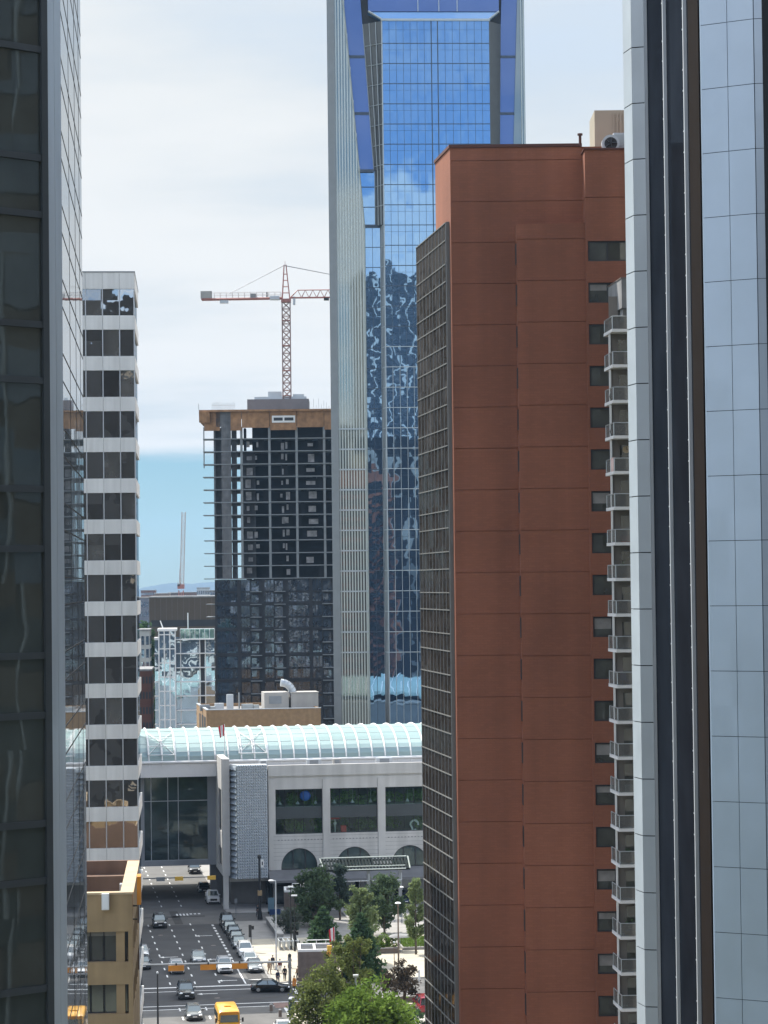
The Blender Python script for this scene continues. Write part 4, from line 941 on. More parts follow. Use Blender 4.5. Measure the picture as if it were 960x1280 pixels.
    z = zref-30*FH
    while z < zc-1: x = rx(z); df.bar((x, yb-.08, z), (0, -.06, z), .07); z += FH
    b.put(df, 'return_fin', m_bp_mull)
    # front
    fg = MB(); fg.box(0, xf, 0, .28, 0, zc); b.put(fg, 'front_glazing', m_bp_blue)
    fm = MB(); z = zref-30*FH; fz = []
    while z < zc-.5: fm.box(0, xf, -.07, -.002, z-.075, z+.075); fm.box(0, xf, -.03, -.002, z+2.75-.02, z+2.75+.02) if z+3 < zc else None; z += FH
    xm0, xm1 = q(542, 300)[0], q(550, 300)[0]; x = 0.0
    xs = [i*(xm0/7) for i in range(1, 7)]+[xm1+i*((xf-xm1)/7) for i in range(1, 7)]
    for x in xs: fm.box(x-.035, x+.035, -.05, -.003, 0, zc)
    for x in (xm0, xm1): fm.box(x-.10, x+.10, -.14, -.003, 0, zc)
    b.put(fm, 'front_frame', m_bp_mul)
    fs = MB(); z = zref-30*FH; zlim = q(500, 420)[1]  # frame paled only where the glass mirrors dark buildings, contrast put into colour
    while z < zlim: fs.box(0, xf, -.10, -.071, z-.07, z+.07); z += FH
    for x in xs+[xm0, xm1]: fs.box(x-.04, x+.04, -.155, -.141, 0, zlim-6)
    b.put(fs, 'silver_frame', m_bp_mull)
    tp = MB(); tp.box(-.2, xf+.2, -.25, .2, zc, zc+.45); b.put(tp, 'front_ledge', m_bp_mull)
    # crown above the ledge
    cx0, cx1 = q(459.5, 10, yb)[0], q(622, 10, yb)[0]; z13 = q(500, 13.5)[1]
    cr = MB(); cr.prismy([(0, zc+.46), (xf, zc+.46), (cx1, z13), (cx0, z13)], 1.0, yb+.5); b.put(cr, 'crown_pale_glazing', m_bp_pale)
    cr = MB(); cr.box(cx0, cx1, .6, yb+.5, z13+.02, zT); b.put(cr, 'crown_glazing', m_bp_purple)
    cm = MB(); cm.bar((cx0, .3, z13), (0, -.1, zc+.3), .17); cm.bar((cx1, .3, z13), (xf, -.1, zc+.3), .17)
    for f in (.38, .54, .68): cm.box(cx0+(cx1-cx0)*f-.08, cx0+(cx1-cx0)*f+.08, .5, .598, z13+.02, zT)
    b.put(cm, 'crown_frame', m_bp_mull)
    # the other flank
    R0 = [q(626, 27, yb), q(622.3, 172, yb)]; R1 = [q(645.5, 27, yb), q(642, 172, yb)]
    def lin(ab, z): (xa, za), (xb, zb_) = ab; return xa+(xb-xa)*(z-za)/(zb_-za)
    zq = 30
    rw = MB(); rw.poly([(xf, .02, zq), (lin(R0, zq), yb, zq), (lin(R0, zc), yb, zc), (xf, .02, zc)]); b.put(rw, 'return_wall', m_bp_dfin)
    rb = MB(); rb.prismy([(lin(R0, zq), zq), (lin(R1, zq), zq), (lin(R1, zT), zT), (lin(R0, zT), zT)], yb+.01, yb+.58); b.put(rb, 'violet_reveal', m_bp_purple)
    rk = MB()
    for pyy in (71, 142, 213): zz = q(634, pyy, yb)[1]; rk.box(lin(R0, zz), lin(R1, zz), yb-.1, yb+.3, zz-.25, zz+.25)
    b.put(rk, 'reveal_frame', m_bp_mul)
    rs = MB(); rs.prismy([(lin(R1, zq), zq), (xR, zq), (xR, zT), (lin(R1, zT), zT)], yb-.3, yb+.6); b.put(rs, 'fin_wall', m_bp_strip)
    rf = MB()
    for k in range(4): 
        x = xR-.3-k*.5
        if x > lin(R1, zT): rf.box(x, x+.16, yb-.55, yb-.3, zq, zT)
    b.put(rf, 'vertical_fin', m_bp_fin)
skyscraper()

# ------------------------------------------------------------------ the concrete tower under construction and its crane
m_form = M('plywood_formwork', (.34, .185, .09), .85, 0, .3, .8, .2, 1)
m_ct_win = glass('new_window', (.03, .04, .055), .12, (.75, .85, 1), .03, .02, .5, (1.2, 1.2, 2.97), .012, .7, .6)
m_ct_frame = M('charcoal_panel', (.022, .023, .028), .6, 0, .2, .8)
m_slab = M('slab_edge', (.23, .245, .255), .85, 0, .1, .6)
def construction_tower():
    p = P(267.5, 640, 560); b = Bld('unfinished_tower', 'concrete tower under construction with open floors above dark glazing', 'tower', (p.x, p.y), rad(.6))
    q = b.L; FH = 2.97; D = 24.0; W = q(452, 640)[0]
    z1 = q(330, 547.6)[1]; zf0, zf1 = q(330, 533)[1], q(330, 512)[1]; xl = q(254.5, 640)[0]; zg = q(330, 722.6)[1]
    sl = MB(); z = z1; n_ = 0
    while z > 1:
        open_ = z > zg-.5
        (sl.box(xl+R.uniform(-.12, .08), .2, -.1, 4.5, z-.2, z), sl.box(.2, W, -.1, D, z-.2, z)) if open_ else sl.box(xl+.3, 2, 1.0, 9, z-.18, z)
        z -= FH; n_ += 1
    b.put(sl, 'floor_slab', m_slab)
    for px in (302.5, 337.5, 371.5, 406, 440): x = q(px, 640)[0]; b.put(MB().box(x-.28, x+.28, .05, .7, zg, zf0), 'column', m_slab)
    for px in (337.5, 371.5, 406): x = q(px, 640)[0]; b.put(MB().box(x-.28, x+.28, 12, 12.7, zg, zf0), 'column', m_slab)
    x = q(254.5, 600)[0]; b.put(MB().box(x-.0, x+.25, .3, .6, q(260, 585)[1], zf0), 'column', m_slab)
    sw = MB(); xa, xb = q(277.3, 640)[0], q(289.5, 640)[0]; sw.box(xa, xb, -.02, .45, zg, zf0+1.5); sw.box(.05, xa, 3.0, 3.4, zg, zf0); sw.box(0, .4, 1, 12, zg, zf0); xc, xd, xe, xg = q(289.5, 640)[0], q(296, 640)[0], q(302, 640)[0], q(308, 640)[0]; sw.box(xc, xd, 2.4, 2.7, zg, zf0); sw.box(xe, xg+2, 4.2, 4.5, zg, zf0-6); sw.box(xa-1.2, xb+.8, .1, .5, zf0, zf1-.5); b.put(sw, 'shear_wall', M('fresh_concrete', (.15, .15, .155), .9, 0, .25, .7, .25, 1))
    ci = MB(); c0 = q(306, 640)[0]; 
    ci.box(c0+1.5, W-3, 9, 17, zg-2, zf1+.2)
    for k in range(60):
        zz = z1-FH*R.randint(0, 12); xx = R.uniform(c0, W-2); yy = R.uniform(3, 7); ci.box(xx, xx+R.uniform(.4, 2.2), yy, yy+.15, zz-FH+.0, zz-.2)
    ci.box(xa, xa+.3, 5, 22, zg, zf0); ci.box(c0-.4, c0+.1, 6, 10, zg, zf0)
    b.put(ci, 'core_wall', m_ct_frame)
    glimpse_mat = M('sky_glimpse_drywall', (.46, .44, .44), .9, 0, .4, .9)  # pale drywall, brightened to stand in for sky glimpsed through the floors
    for k in range(12):
        zz = z1-FH*k
        for px, wpx in ((308, 7), (319, 5), (351, 4), (357, 5), (384, 12)):
            if R.random() < .85: xx = q(px+R.uniform(-2, 2), 640)[0]; lt = MB(); lt.box(xx, xx+wpx*.187*R.uniform(.4, 1.1), 2.6, 2.66, zz-FH+R.uniform(.3, 1.2), zz-.2-R.uniform(.3, 1)); b.put(lt, 'sky_glimpse_sheet', glimpse_mat)
    # formwork crown
    fx0 = q(249, 515)[0]
    fo = MB(); fo.box(fx0, W, -.9, D+.5, zf1-.45, zf1); xs = [fx0+1.1, q(275, 522)[0], q(288, 522)[0], q(302, 522)[0], q(337, 522)[0], q(371, 522)[0], q(405, 522)[0], W]
    for i in range(len(xs)-1):
        if i == 1: continue
        y = .0 if i else .4; fo.box(xs[i]+.06, xs[i+1]-.06, y-.3, y, zf0-(.3 if i % 2 else .9), zf1-.45)
    fo.box(fx0+.3, fx0+1.2, -.5, 14, zf0+.9, zf1-.45); fo.prismx([(-1.3, zf1-.5), (-.9, zf1-.45), (-.3, zf0+1.2), (-.6, zf0+1.0)], fx0, fx0+2.5)
    b.put(fo, 'formwork', m_form)
    sg = MB(); xa_, xb_ = q(340, 525)[0], q(369, 525)[0]; za, zb = q(350, 521)[1], q(350, 527)[1]; sg.box(xa_, xb_, -.42, -.31, zb-.25, za+.25); so_ = b.put(sg, 'banner', m_whitep)
    sg = MB(); xm = (xa_+xb_)/2; sg.box(xa_+.4, xm-.2, -.44, -.421, zb+.2, za-.2); sg.box(xm+.2, xb_-.4, -.44, -.421, zb+.2, za-.2); b.put(sg, 'banner_text', m_dark, so_)
    mc = MB(); za = q(330, 499, 6)[1]; mc.box(q(309, 505, 6)[0], q(386, 505, 6)[0], 6, 16, zf1, za); mc.box(q(296, 505, 5)[0], q(391, 505, 5)[0], 5, 5.8, zf1, q(330, 500, 5)[1]) if False else None
    b.put(mc, 'roof_core', M('plant_grey', (.16, .17, .19), .7, 0, .1))
    dk = MB(); dk.box(q(318, 497, 7)[0], q(383, 497, 7)[0], 7, 14, za+.01, q(330, 496, 7)[1]); dk.box(q(335, 492, 8)[0], q(352, 492, 8)[0], 8, 13, q(330, 496, 7)[1]+.01, q(340, 489.5, 8)[1]); dk.box(q(366, 494, 8)[0], q(380, 494, 8)[0], 8, 12, q(330, 496, 7)[1]+.01, q(340, 493, 8)[1]); b.put(dk, 'roof_platform', m_lgrey)
    rl = MB()
    for k in range(22): x = q(265+k*1.35, 505, 1)[0]; rl.bar((x, 1, zf1), (x, 1, zf1+1.7+R.uniform(-.2, .4)), .025)
    for k in range(8): x = q(392+k*3.2, 505, 1)[0]; rl.bar((x, 1, zf1), (x, 1, zf1+R.uniform(.8, 2.6)), .035)
    rl.bar((q(265, 505, 1)[0], 1, zf1+1.2), (q(294, 505, 1)[0], 1, zf1+1.2), .03); rl.bar((q(249, 505, 1)[0], -.5, zf1), (q(248.5, 505, 1)[0], -.5, zf1+1.5), .06)
    b.put(rl, 'rebar', m_steel)
    # finished facade below
    fa = MB(); fa.box(0, W, .5, D, 0, zg-.3); b.put(fa, 'facade', m_ct_frame)
    bays = [(271.5, 297), (301.5, 327), (331, 357), (361, 387), (391, 417)]; z = zg-.25; k = 0
    pr = MB()
    for a, c in bays: pr.box(q(c+.3, 800)[0], q(c+4.0, 800)[0], .2, .498, 0, zg-.3)
    while z > FH:
        if k % 2 == 1: pr.box(0, W, .25, .497, z-FH, z-FH+.55)
        z -= FH; k += 1
    b.put(pr, 'pier_grid', m_ct_frame)
    z = zg-.25
    for k in range(13):
        for i, (a, c) in enumerate(bays):
            xa, xb = q(a, 800)[0], q(c, 800)[0]; bal = i in (1, 2, 4); xm = xa+(xb-xa)*(.45 if bal else 1.0)
            zt, zb = z-.1, z-FH+(.58 if k % 2 == 1 else .15)
            f = MB(); npn = 5 if not bal else 3
            for j in range(npn+1): x = xa+(xm-xa)*j/npn; f.box(x-.05, x+.05, .36, .47, zb, zt)
            f.box(xa, xm, .37, .46, zt-.1, zt); f.box(xa, xm, .37, .46, zb, zb+.1)
            fo_ = b.put(f, 'window', m_ct_frame); g = MB(); g.box(xa, xm, .42, .44, zb, zt); b.put(g, 'pane', m_ct_win, fo_)
            if bal:
                bo = MB(); bo.box(xm+.1, xb+.1, -.9, .49, z-FH-.02, z-FH+.16); bb = b.put(bo, 'balcony', m_slab)
                d = MB(); d.box(xm+.3, xb-.6, .44, .496, z-FH+.16, z-.5); b.put(d, 'door', m_ct_win, bb)
        z -= FH
construction_tower()

m_crane = M('crane_white', (.52, .50, .48), .5, 0, .1, 2)
m_cranered = M('crane_red', (.34, .15, .13), .5, 0, .1, 2)
m_cranelt = M('crane_grey', (.45, .42, .41), .5, 0, .1)
def tower_crane():
    Y = 568.0; base = P(358.8, 500, Y); u = tag(empty('tower_crane', base), 'red and white tower crane rising from the unfinished concrete tower', 'crane')
    at = lambda px, py, y=Y: P(px, py, y)-base
    hz = at(357, 377).z
    m = MB(); lattice(m, (0, 0, -3), (0, 0, hz), 1.9, 15, .09, True); m.obj('mast', M('mast_steel', (.26, .19, .18), .5, 0, .15, 1), u)
    m = MB()
    for k in (0, 1, 2, 3): z = hz*(.04+.24*k)*1.06; m.box(-1.05, 1.05, -1.05, 1.05, z-.06, z+.06)
    m.obj('mast_collar', m_cranered, u)
    m = MB(); m.box(-1.15, 1.15, -1.15, 1.15, hz-.2, hz+.6); m.obj('slewing_ring', m_cranered, u)
    ap = at(356.3, 331); m = MB()
    for sx in (-.9, .9):
        for sy in (-.9, .9): m.bar((sx, sy, hz+.6), (ap.x+sx*.25, sy*.25, ap.z), .10)
    for k in range(1, 5):
        f = k/5.5; w_ = .9*(1-f)+.22*f; z = hz+.6+(ap.z-hz-.6)*f
        for a, c in (((-w_, -w_), (w_, -w_)), ((w_, -w_), (w_, w_)), ((w_, w_), (-w_, w_)), ((-w_, w_), (-w_, -w_))): m.bar((a[0], a[1], z), (c[0], c[1], z), .05)
    m.tube(ap, ap+Vector((0, 0, .9)), .05); m.obj('apex_frame', m_cranered, u)
    cj0 = at(252, 373.5); z = hz+.9
    m = MB()
    for sy in (-.8, .8): m.bar((cj0.x, sy, cj0.z-.2), (-.9, sy, z-.1), .19)
    for k in range(16): x = cj0.x+(-.9-cj0.x)*k/15; m.bar((x, -.8, z-.2), (x, .8, z-.2), .07)
    m.obj('counter_jib', m_cranered, u)
    m = MB()
    for sy in (-.8, .8):
        for zz in (.75, 1.35): m.bar((cj0.x+3, sy, z+zz), (-1.2, sy, z+zz), .035)
        for k in range(12): x = cj0.x+3+(-4.2-cj0.x)*k/11; m.bar((x, sy, z), (x, sy, z+1.35), .03)
    m.obj('handrail', m_cranelt, u)
    def bx(name, p0, p1, mt, wy=.9):
        a, c = at(*p0), at(*p1); m = MB(); m.box(a.x, c.x, -wy, wy, c.z, a.z); m.obj(name, mt, u)
    bx('counterweight', (251, 364.5), (265, 373), m_conc); bx('counterweight', (275, 374.5), (285.5, 379), m_lgrey, .6); bx('winch', (313, 367.5), (320, 373), m_concd); bx('machinery_box', (337.5, 370.5), (349.5, 374.8), m_lgrey, 1.0)
    bx('control_cabin', (366.3, 371), (369.2, 381), m_lgrey, .6); bx('cable_drum', (333, 365.5), (334.5, 372), m_dark, .4)
    m = MB(); e = at(500, 0).x; zb, zt = at(390, 372).z, at(390, 362.5).z
    for sy in (-.7, .7): m.bar((1.0, sy, zb), (e, sy, zb), .10)
    m.bar((2.8, 0, zt), (e, 0, zt), .10); nn = 14; x0 = 2.8
    for k in range(nn):
        xa, xb = x0+(e-x0)*k/nn, x0+(e-x0)*(k+1)/nn; xm = (xa+xb)/2
        for sy in (-.7, .7): m.bar((xa, 0, zt), (xm, sy, zb), .05); m.bar((xm, sy, zb), (xb, 0, zt), .05)
        m.bar((xm, -.7, zb), (xm, .7, zb), .04)
    for sy in (-.7, .7): m.bar((1.0, sy, zb), (2.8, 0, zt), .08)
    m.obj('jib', m_cranered, u)
    m = MB(); a = at(408, 371); m.box(a.x-.6, a.x+.6, -.5, .5, zb-.7, zb+.1); m.obj('trolley', m_dark, u)
    m = MB()
    for sy in (-.3, .3): m.bar(ap+Vector((0, sy, 0)), at(285, 368)+Vector((0, sy*2, 0)), .055); m.bar(ap+Vector((0, sy, -.2)), at(470, 354)+Vector((0, 0, 0)), .055)
    m.bar(at(470, 354), at(478, 362), .055)
    m.obj('tie_rod', m_grey, u)
tower_crane()
def luffing_crane():
    Y = 1000.0; base = P(227, 750, Y); base.z = 0; u = tag(empty('luffing_crane', base), 'distant slender crane with its jib raised almost upright', 'crane')
    at = lambda px, py: P(px, py, Y)-base
    a = at(226.3, 735); m = MB(); lattice(m, (a.x, 0, 0), (a.x, 0, a.z-1), 1.9, 16, .10); m.obj('mast', m_cranered, u)
    m = MB(); lattice(m, at(227.3, 732), at(229.6, 640), 1.5, 20, .10); m.obj('jib', m_cranelt, u)
    m = MB(); p0, p1 = at(222, 730.5), at(230.5, 736); m.box(p0.x, p1.x, -1, 1, p1.z, p0.z); m.obj('machinery_deck', m_cranered, u)
    m = MB(); p0, p1 = at(222, 728.5), at(225, 732.5); m.box(p0.x, p1.x, -1, 1, p1.z, p0.z); m.obj('counterweight', m_lgrey, u)
    m = MB(); m.bar(at(226, 732), at(224.6, 712), .13); m.bar(at(224.2, 730), at(224.6, 712), .10); m.bar(at(224.6, 712), at(228.8, 672), .05); m.obj('back_mast', m_cranelt, u)
    m = MB(); p0, p1 = at(227.5, 728.5), at(229.5, 732); m.box(p0.x, p1.x, -.8, .8, p1.z, p0.z); m.obj('control_cabin', m_whitep, u)
luffing_crane()
# ------------------------------------------------------------------ buildings behind the shopping centre
def place(px, Y, py=740): q = P(px, py, Y); return q
def brick_shop():
    p = P(258, 886, 455); b = Bld('brick_building', 'low tan brick building with ducts and plant rooms on its flat roof', 'building', (p.x, p.y)); q = b.L
    zt = q(330, 886.5)[1]; W = q(401, 886)[0]; D = 26
    m_tb = M('tan_brick', (.30, .19, .10), .85, 0, .15, 1.2, .12, 1, .3, 8)
    w = MB(); w.box(0, W, 0, .4, 0, zt); w.box(0, .4, .4, D, 0, zt); w.box(W-.4, W, .4, D, 0, zt); w.box(.4, W-.4, D-.4, D, 0, zt); b.put(w, 'wall', m_tb)
    c = MB(); c.box(-.06, W+.06, -.06, .46, zt, zt+.15); c.box(-.06, .46, .46, D, zt, zt+.15); b.put(c, 'coping', m_lgrey)
    r = MB(); r.box(.4, W-.4, .4, D-.4, zt-.9, zt-.6); b.put(r, 'roof', m_roofgrey)
    m = MB(); xa, xb = q(330.5, 880, 8)[0], q(361, 880, 8)[0]; z1 = q(345, 865.5, 8)[1]; m.box(xa, xb, 8, 14, zt-.6, z1); o = b.put(m, 'plant_room', m_stone)
    m = MB(); m.box(xa+.9, xb-1.4, 7.95, 7.998, zt+.6, z1-.7); b.put(m, 'louvre', m_grey, o)
    m = MB(); xa, xb = q(364, 880, 8)[0], q(398, 880, 8)[0]; z2 = q(380, 865, 8)[1]; m.box(xa, xb, 8, 13, zt-.6, z2-.15); m.box(xa-.1, xb+.1, 7.9, 13.1, z2-.15, z2); b.put(m, 'plant_room', m_stone)
    m = MB(); pts = []
    cx, cz = q(351, 866, 10)[0], z1
    for k in range(7): a = math.pi*(.5-.5*k/6); pts.append((cx+2.4*math.cos(a), 10, cz+2.4*math.sin(a)-.6))
    for a, c in zip(pts[:-1], pts[1:]): m.tube(a, c, .75, n=10)
    b.put(m, 'curved_duct', m_lgrey, smooth=True)
    for i, (px, py0, w_, mt) in enumerate(((287.5, 868, 8, m_lgrey), (274, 879, 11, m_lgrey), (256, 881, 12, m_grey), (309, 880, 14, m_steel), (299, 866, 1.2, m_grey), (320, 881, 7, m_steel), (266, 883, 8, m_steel))):
        m = MB(); xa, xb = q(px-w_/2, 880, 10)[0], q(px+w_/2, 880, 10)[0]; m.box(xa, xb, 9.4, 10.8, zt-.6, q(px, py0, 10)[1]); m.box(xa+.1, xb-.1, 9.3, 9.398, zt-.3, zt+.2); b.put(m, 'roof_unit', mt)
    m = MB(); 
    for y0, y1 in ((2, 6), (8, 12), (15, 18)): m.box(-.05, .0, y0, y1, 3, zt-1.4)
    b.put(m, 'side_window', m_dark)
brick_shop()
m_gr = glass('residential_glass', (.08, .13, .19), .48, (.75, .9, 1), .02, .014, .4, (1.5, 1.5, 3), .012, .6, .25)
def glass_flats():
    p = P(193, 785, 510); b = Bld('glass_flats', 'blue glass apartment building with white slab lines and a stepped top', 'apartment building', (p.x, p.y), rad(4)); q = b.L; FH = 3.0
    W = q(268, 800)[0]; zt = q(230, 799)[1]; zb_ = q(210, 789)[1]; xa, xb = q(198.5, 800)[0], q(219, 800)[0]
    g = MB(); g.box(0, W, 1.2, 20, 0, zt); g.box(xa, xb, .0, 1.2, 0, zb_); g.box(xa, xb, 1.2, 12, zt, zb_); b.put(g, 'curtain_wall', m_gr)
    k = 0; z = zt
    while z > 2:
        s = MB(); s.box(-.1, xa-.1, .9, 1.19, z-.14, z+.1); s.box(xb+.1, W, .2, 1.19, z-.16, z+.06); s.box(xa, xb, -.08, -.002, z-.1+1.0, z+.12+1.0) if z+1.1 < zb_ else None
        b.put(s, 'slab_band', m_whitep); z -= FH
    fr = MB()
    for x in (xa, (xa*2+xb)/3, (xa+2*xb)/3, xb): fr.box(x-.12, x+.12, -.16, -.004, 0, zb_)
    for x in (q(226, 850)[0], q(250, 850)[0], q(257, 850)[0]): fr.box(x-.1, x+.1, .9, 1.19, 0, zt)
    b.put(fr, 'mullion', m_whitep)
    dk = MB(); dk.box(q(251, 850)[0], q(256, 850)[0], 1.0, 1.18, 0, zt-.2); b.put(dk, 'recess_shade_strip', m_dark)  # flat dark strip paints the shade of a balcony void
    cp = MB(); cp.box(xa-.3, xb+.3, -.3, 12, zb_, zb_+.5); cp.box(-.1, xa, .9, 6, zt, zt+.4); b.put(cp, 'coping', m_whitep)
    pn = MB(); pn.box(xb+1, W, 4, 12, zt, q(240, 787, 4)[1]); b.put(pn, 'penthouse', glass('green_glass', (.10, .22, .20), .3, (.8, 1, .95), .03, .01, .5, (2, 2, 3), .01, .4))
    rl = MB(); z = q(240, 786, 3.5)[1]
    for k in range(8): x = xb+1+(W-xb-1)*k/7; rl.bar((x, 3.6, zt), (x, 3.6, z), .05)
    rl.bar((xb+1, 3.6, z), (W, 3.6, z), .06); b.put(rl, 'terrace_railing', m_whitep)
    v = MB(); v.tube((xa+1, 5, zb_), (xa+.2, 5, zb_+2.2), .12); v.tube((q(235, 780, 8)[0], 8, zt), (q(235, 780, 8)[0], 8, zt+5.5), .14); b.put(v, 'roof_mast', m_whitep)
glass_flats()
def block(name, label, cat, px0, px1, ytop, Y, D, mat, wmat, FH=3.3, wh=1.7, cols=6, wband=False, yaw=rad(4), frame=None, skip=0):
    p = P(px0, ytop, Y); b = Bld(name, label, cat, (p.x, p.y), yaw); W = b.L(px1, ytop)[0]; zt = p.z
    w = MB(); w.box(0, W, 0, D, 0, zt); b.put(w, 'wall', mat)
    c = MB(); c.box(-.15, W+.15, -.15, D+.15, zt, zt+.4); b.put(c, 'coping', frame or m_concd)
    z = zt-1.2-skip*FH; proto = None
    m = MB()
    if wband: m.box(.6, W-.6, -.06, -.003, -wh, 0)
    else:
        for k in range(cols): x = W*(k+.2)/cols; m.box(x, x+W*.6/cols, -.06, -.003, -wh, 0)
    sidem = MB()
    nS = max(2, int(D/4))
    while z-wh > 1:
        if proto is None: proto = m.obj('window_row', wmat, b.o); o = proto
        else: o = proto.copy(); C.objects.link(o); o.parent = b.o
        o.location = (0, 0, z)
        for xx in (0, W):
            for k in range(nS): y = D*(k+.2)/nS; sidem.box(xx-.05 if xx == 0 else xx+.003, xx-.003 if xx == 0 else xx+.05, y, y+D*.6/nS, z-wh, z)
        z -= FH
    if sidem.v: b.put(sidem, 'side_windows', wmat)
    return b, W, zt
m_brownslab = M('brown_concrete', (.105, .082, .062), .9, 0, .08, .15, .06, .5)
b, W, zt = block('slab_building', 'wide windowless brown concrete building with a dark slot under its top', 'building', 186.5, 300, 747.5, 660, 30, m_brownslab, m_dark, FH=3.5, wh=1.6, wband=True, skip=9)
m = MB(); q0, q1 = b.L(220, 775)[1], b.L(220, 783)[1]; m.box(.5, W-.5, -.05, -.004, q1, q0); b.put(m, 'dark_slot', m_dark)
m = MB()
for k in range(16): x = W*k/16; m.box(x-.05, x+.05, -.09, -.006, q0, zt-.2)
b.put(m, 'panel_joint', m_granite)
m_fblue = glass('far_blue_glass', (.06, .10, .16), .3, (.8, .9, 1), .03, .01, .4, (3, 3, 3), .01, .4)
block('hotel', 'slim blue grey building rising beside the brown concrete building', 'building', 168, 186, 748, 800, 20, M('blue_grey_render', (.16, .18, .22), .8), m_fblue, 3.1, 1.8, 5)
b, W, zt = block('brick_building', 'dark red brick block below the pale stacked boxes', 'building', 166, 189, 839, 520, 18, M('dark_red_brick', (.13, .055, .04), .85, 0, .15), m_dark, 3.3, 1.5, 6)
b, W, zt = block('apartment_building', 'pale stacked box apartments half hidden by the white office block', 'apartment building', 164, 187, 789, 560, 14, M('pale_render', (.45, .45, .43), .7), m_gr, 3.0, 2.0, 4)
for i, (a, c, yt, Y, col, lab) in enumerate(((176, 194, 738.5, 1500, (.18, .10, .08), 'distant low brown red roofed block under the hills'), (193, 212, 742.5, 1250, (.22, .17, .14), 'distant brown flat roofed block behind the concrete building'), (210, 226, 741.5, 1400, (.13, .10, .09), 'distant dark roofed block at the foot of the raised crane'), (226, 247, 741, 1300, (.18, .12, .10), 'distant russet block beside the raised crane'), (246, 262, 735.5, 1150, (.45, .48, .5), 'distant white block close to the unfinished tower'), (258, 285, 738.5, 1600, (.2, .2, .22), 'distant grey block partly behind the unfinished tower'))):
    block('city_block', lab, 'building', a, c, yt, Y, 30, M('far_render%d' % i, col, .85, 0, .1), m_fblue, 3.4, 1.6, 7)
# ------------------------------------------------------------------ unseen neighbours: some throw the street's shadows, others are added for the mirrors
def neighbour(name, label, corner, yaw, W, D, H, wall, wmat, FH=3.7, wh=2.0, mull=0, mmat=None, mw=.07):
    b = Bld(name, label, 'building', corner, yaw); w = MB(); w.box(0, W, 0, D, 0, H); b.put(w, 'wall', wall)
    m = MB(); e = .05
    m.box(.5, W-.5, -e, -.003, -wh, 0); m.box(.5, W-.5, D+.003, D+e, -wh, 0); m.box(-e, -.003, .5, D-.5, -wh, 0); m.box(W+.003, W+e, .5, D-.5, -wh, 0)
    z = H-1.5; proto = None
    while z-wh > 1:
        if proto is None: proto = m.obj('window_row', wmat, b.o); o = proto
        else: o = proto.copy(); C.objects.link(o); o.parent = b.o
        o.location = (0, 0, z); z -= FH
    if mull:
        f = MB(); k = 0
        while k*mull < W: f.box(k*mull-mw, k*mull+mw, -.3, -e-.002, 0, H); f.box(k*mull-mw, k*mull+mw, D+e+.002, D+.3, 0, H); k += 1
        k = 0
        while k*mull < D: f.box(-.3, -e-.002, k*mull-.045, k*mull+.045, 0, H); f.box(W+e+.002, W+.3, k*mull-.09, k*mull+.09, 0, H); k += 1
        b.put(f, 'mullion', mmat)
    return b
m_ndark = glass('neighbour_glass', (.03, .035, .04), .15, (.85, .92, 1), .04, .006, .5, (1.5, 1.5, 3.7), .01)
m_nbrown = M('neighbour_brown', (.10, .085, .07), .8); m_ngrey = M('neighbour_grey', (.28, .28, .27), .8)
neighbour('office_building', 'dark office building across the street behind the white panelled block', S(-25, 311), YAW, 28.3, 12.5, 75, m_nbrown, m_ndark)
neighbour('office_building', 'brown mid rise office further along the street behind the white panelled block', S(-25, 330), YAW, 28, 22, 58, m_nbrown, m_ndark)
neighbour('office_building', 'tall grey office tower beside the shopping centre bridge', S(-25, 374), YAW, 28, 17, 98, m_ngrey, m_ndark)
neighbour('office_building', 'unseen dark tower with pale mullions, added for the smoked glass wall to reflect', (32, 15), 0, 16, 48, 100, m_nbrown, m_ndark, mull=2.3, mmat=m_steel)
neighbour('office_building', 'unseen brown tower behind the camera, added for the white block windows to mirror', (-42, -40), 0, 70, 33, 100, M('neighbour_tan', (.42, .36, .29), .8), m_ndark, mull=3.0, mmat=m_ngrey)  # added reflector for the office windows, out of view
neighbour('office_building', 'unseen blue grey tower, added to be mirrored in the skyscraper', (47, -90), 0, 85, 40, 181, M('neighbour_blue', (.09, .10, .12), .6), m_ndark, mull=6.5, mmat=m_whitep, mw=.5)  # wide white piers shaped to give pale streaks in the mirrored image
neighbour('office_building', 'unseen grey stone tower, added to be mirrored in the lower skyscraper', (20, -92), 0, 26.5, 38, 116, m_ngrey, m_ndark, mull=2.6, mmat=m_whitep)
# ------------------------------------------------------------------ vehicles
KINDS = {  # length, width, height, belt, hood height, roof front/rear and glass base front/rear as fractions of length
 'sedan': (4.6, 1.82, 1.46, .95, .80, -.05, .20, -.20, .36), 'hatch': (4.2, 1.8, 1.5, .95, .85, -.08, .34, -.24, .46), 'suv': (4.7, 1.92, 1.74, 1.08, 1.0, -.09, .38, -.22, .47),
 'van': (5.0, 1.95, 1.8, 1.05, .95, -.16, .42, -.30, .48), 'pickup': (5.6, 1.98, 1.88, 1.18, 1.12, -.10, .10, -.20, .14)}
def wheels(u, W, L, r=.33, ys=(-.31, .30)):
    for f in ys:
        for sx in (-1, 1):
            m = MB(); x = sx*(W/2-.10); m.tube((x-.11, L*f, r), (x+.11, L*f, r), r, r, 16); t = m.obj('wheel', m_rubber, u, True)
            m = MB(); xx = x+sx*.112; m.tube((xx, L*f, r), (xx+sx*.012, L*f, r), r*.62, r*.5, 12); m.obj('rim', m_rim, t)
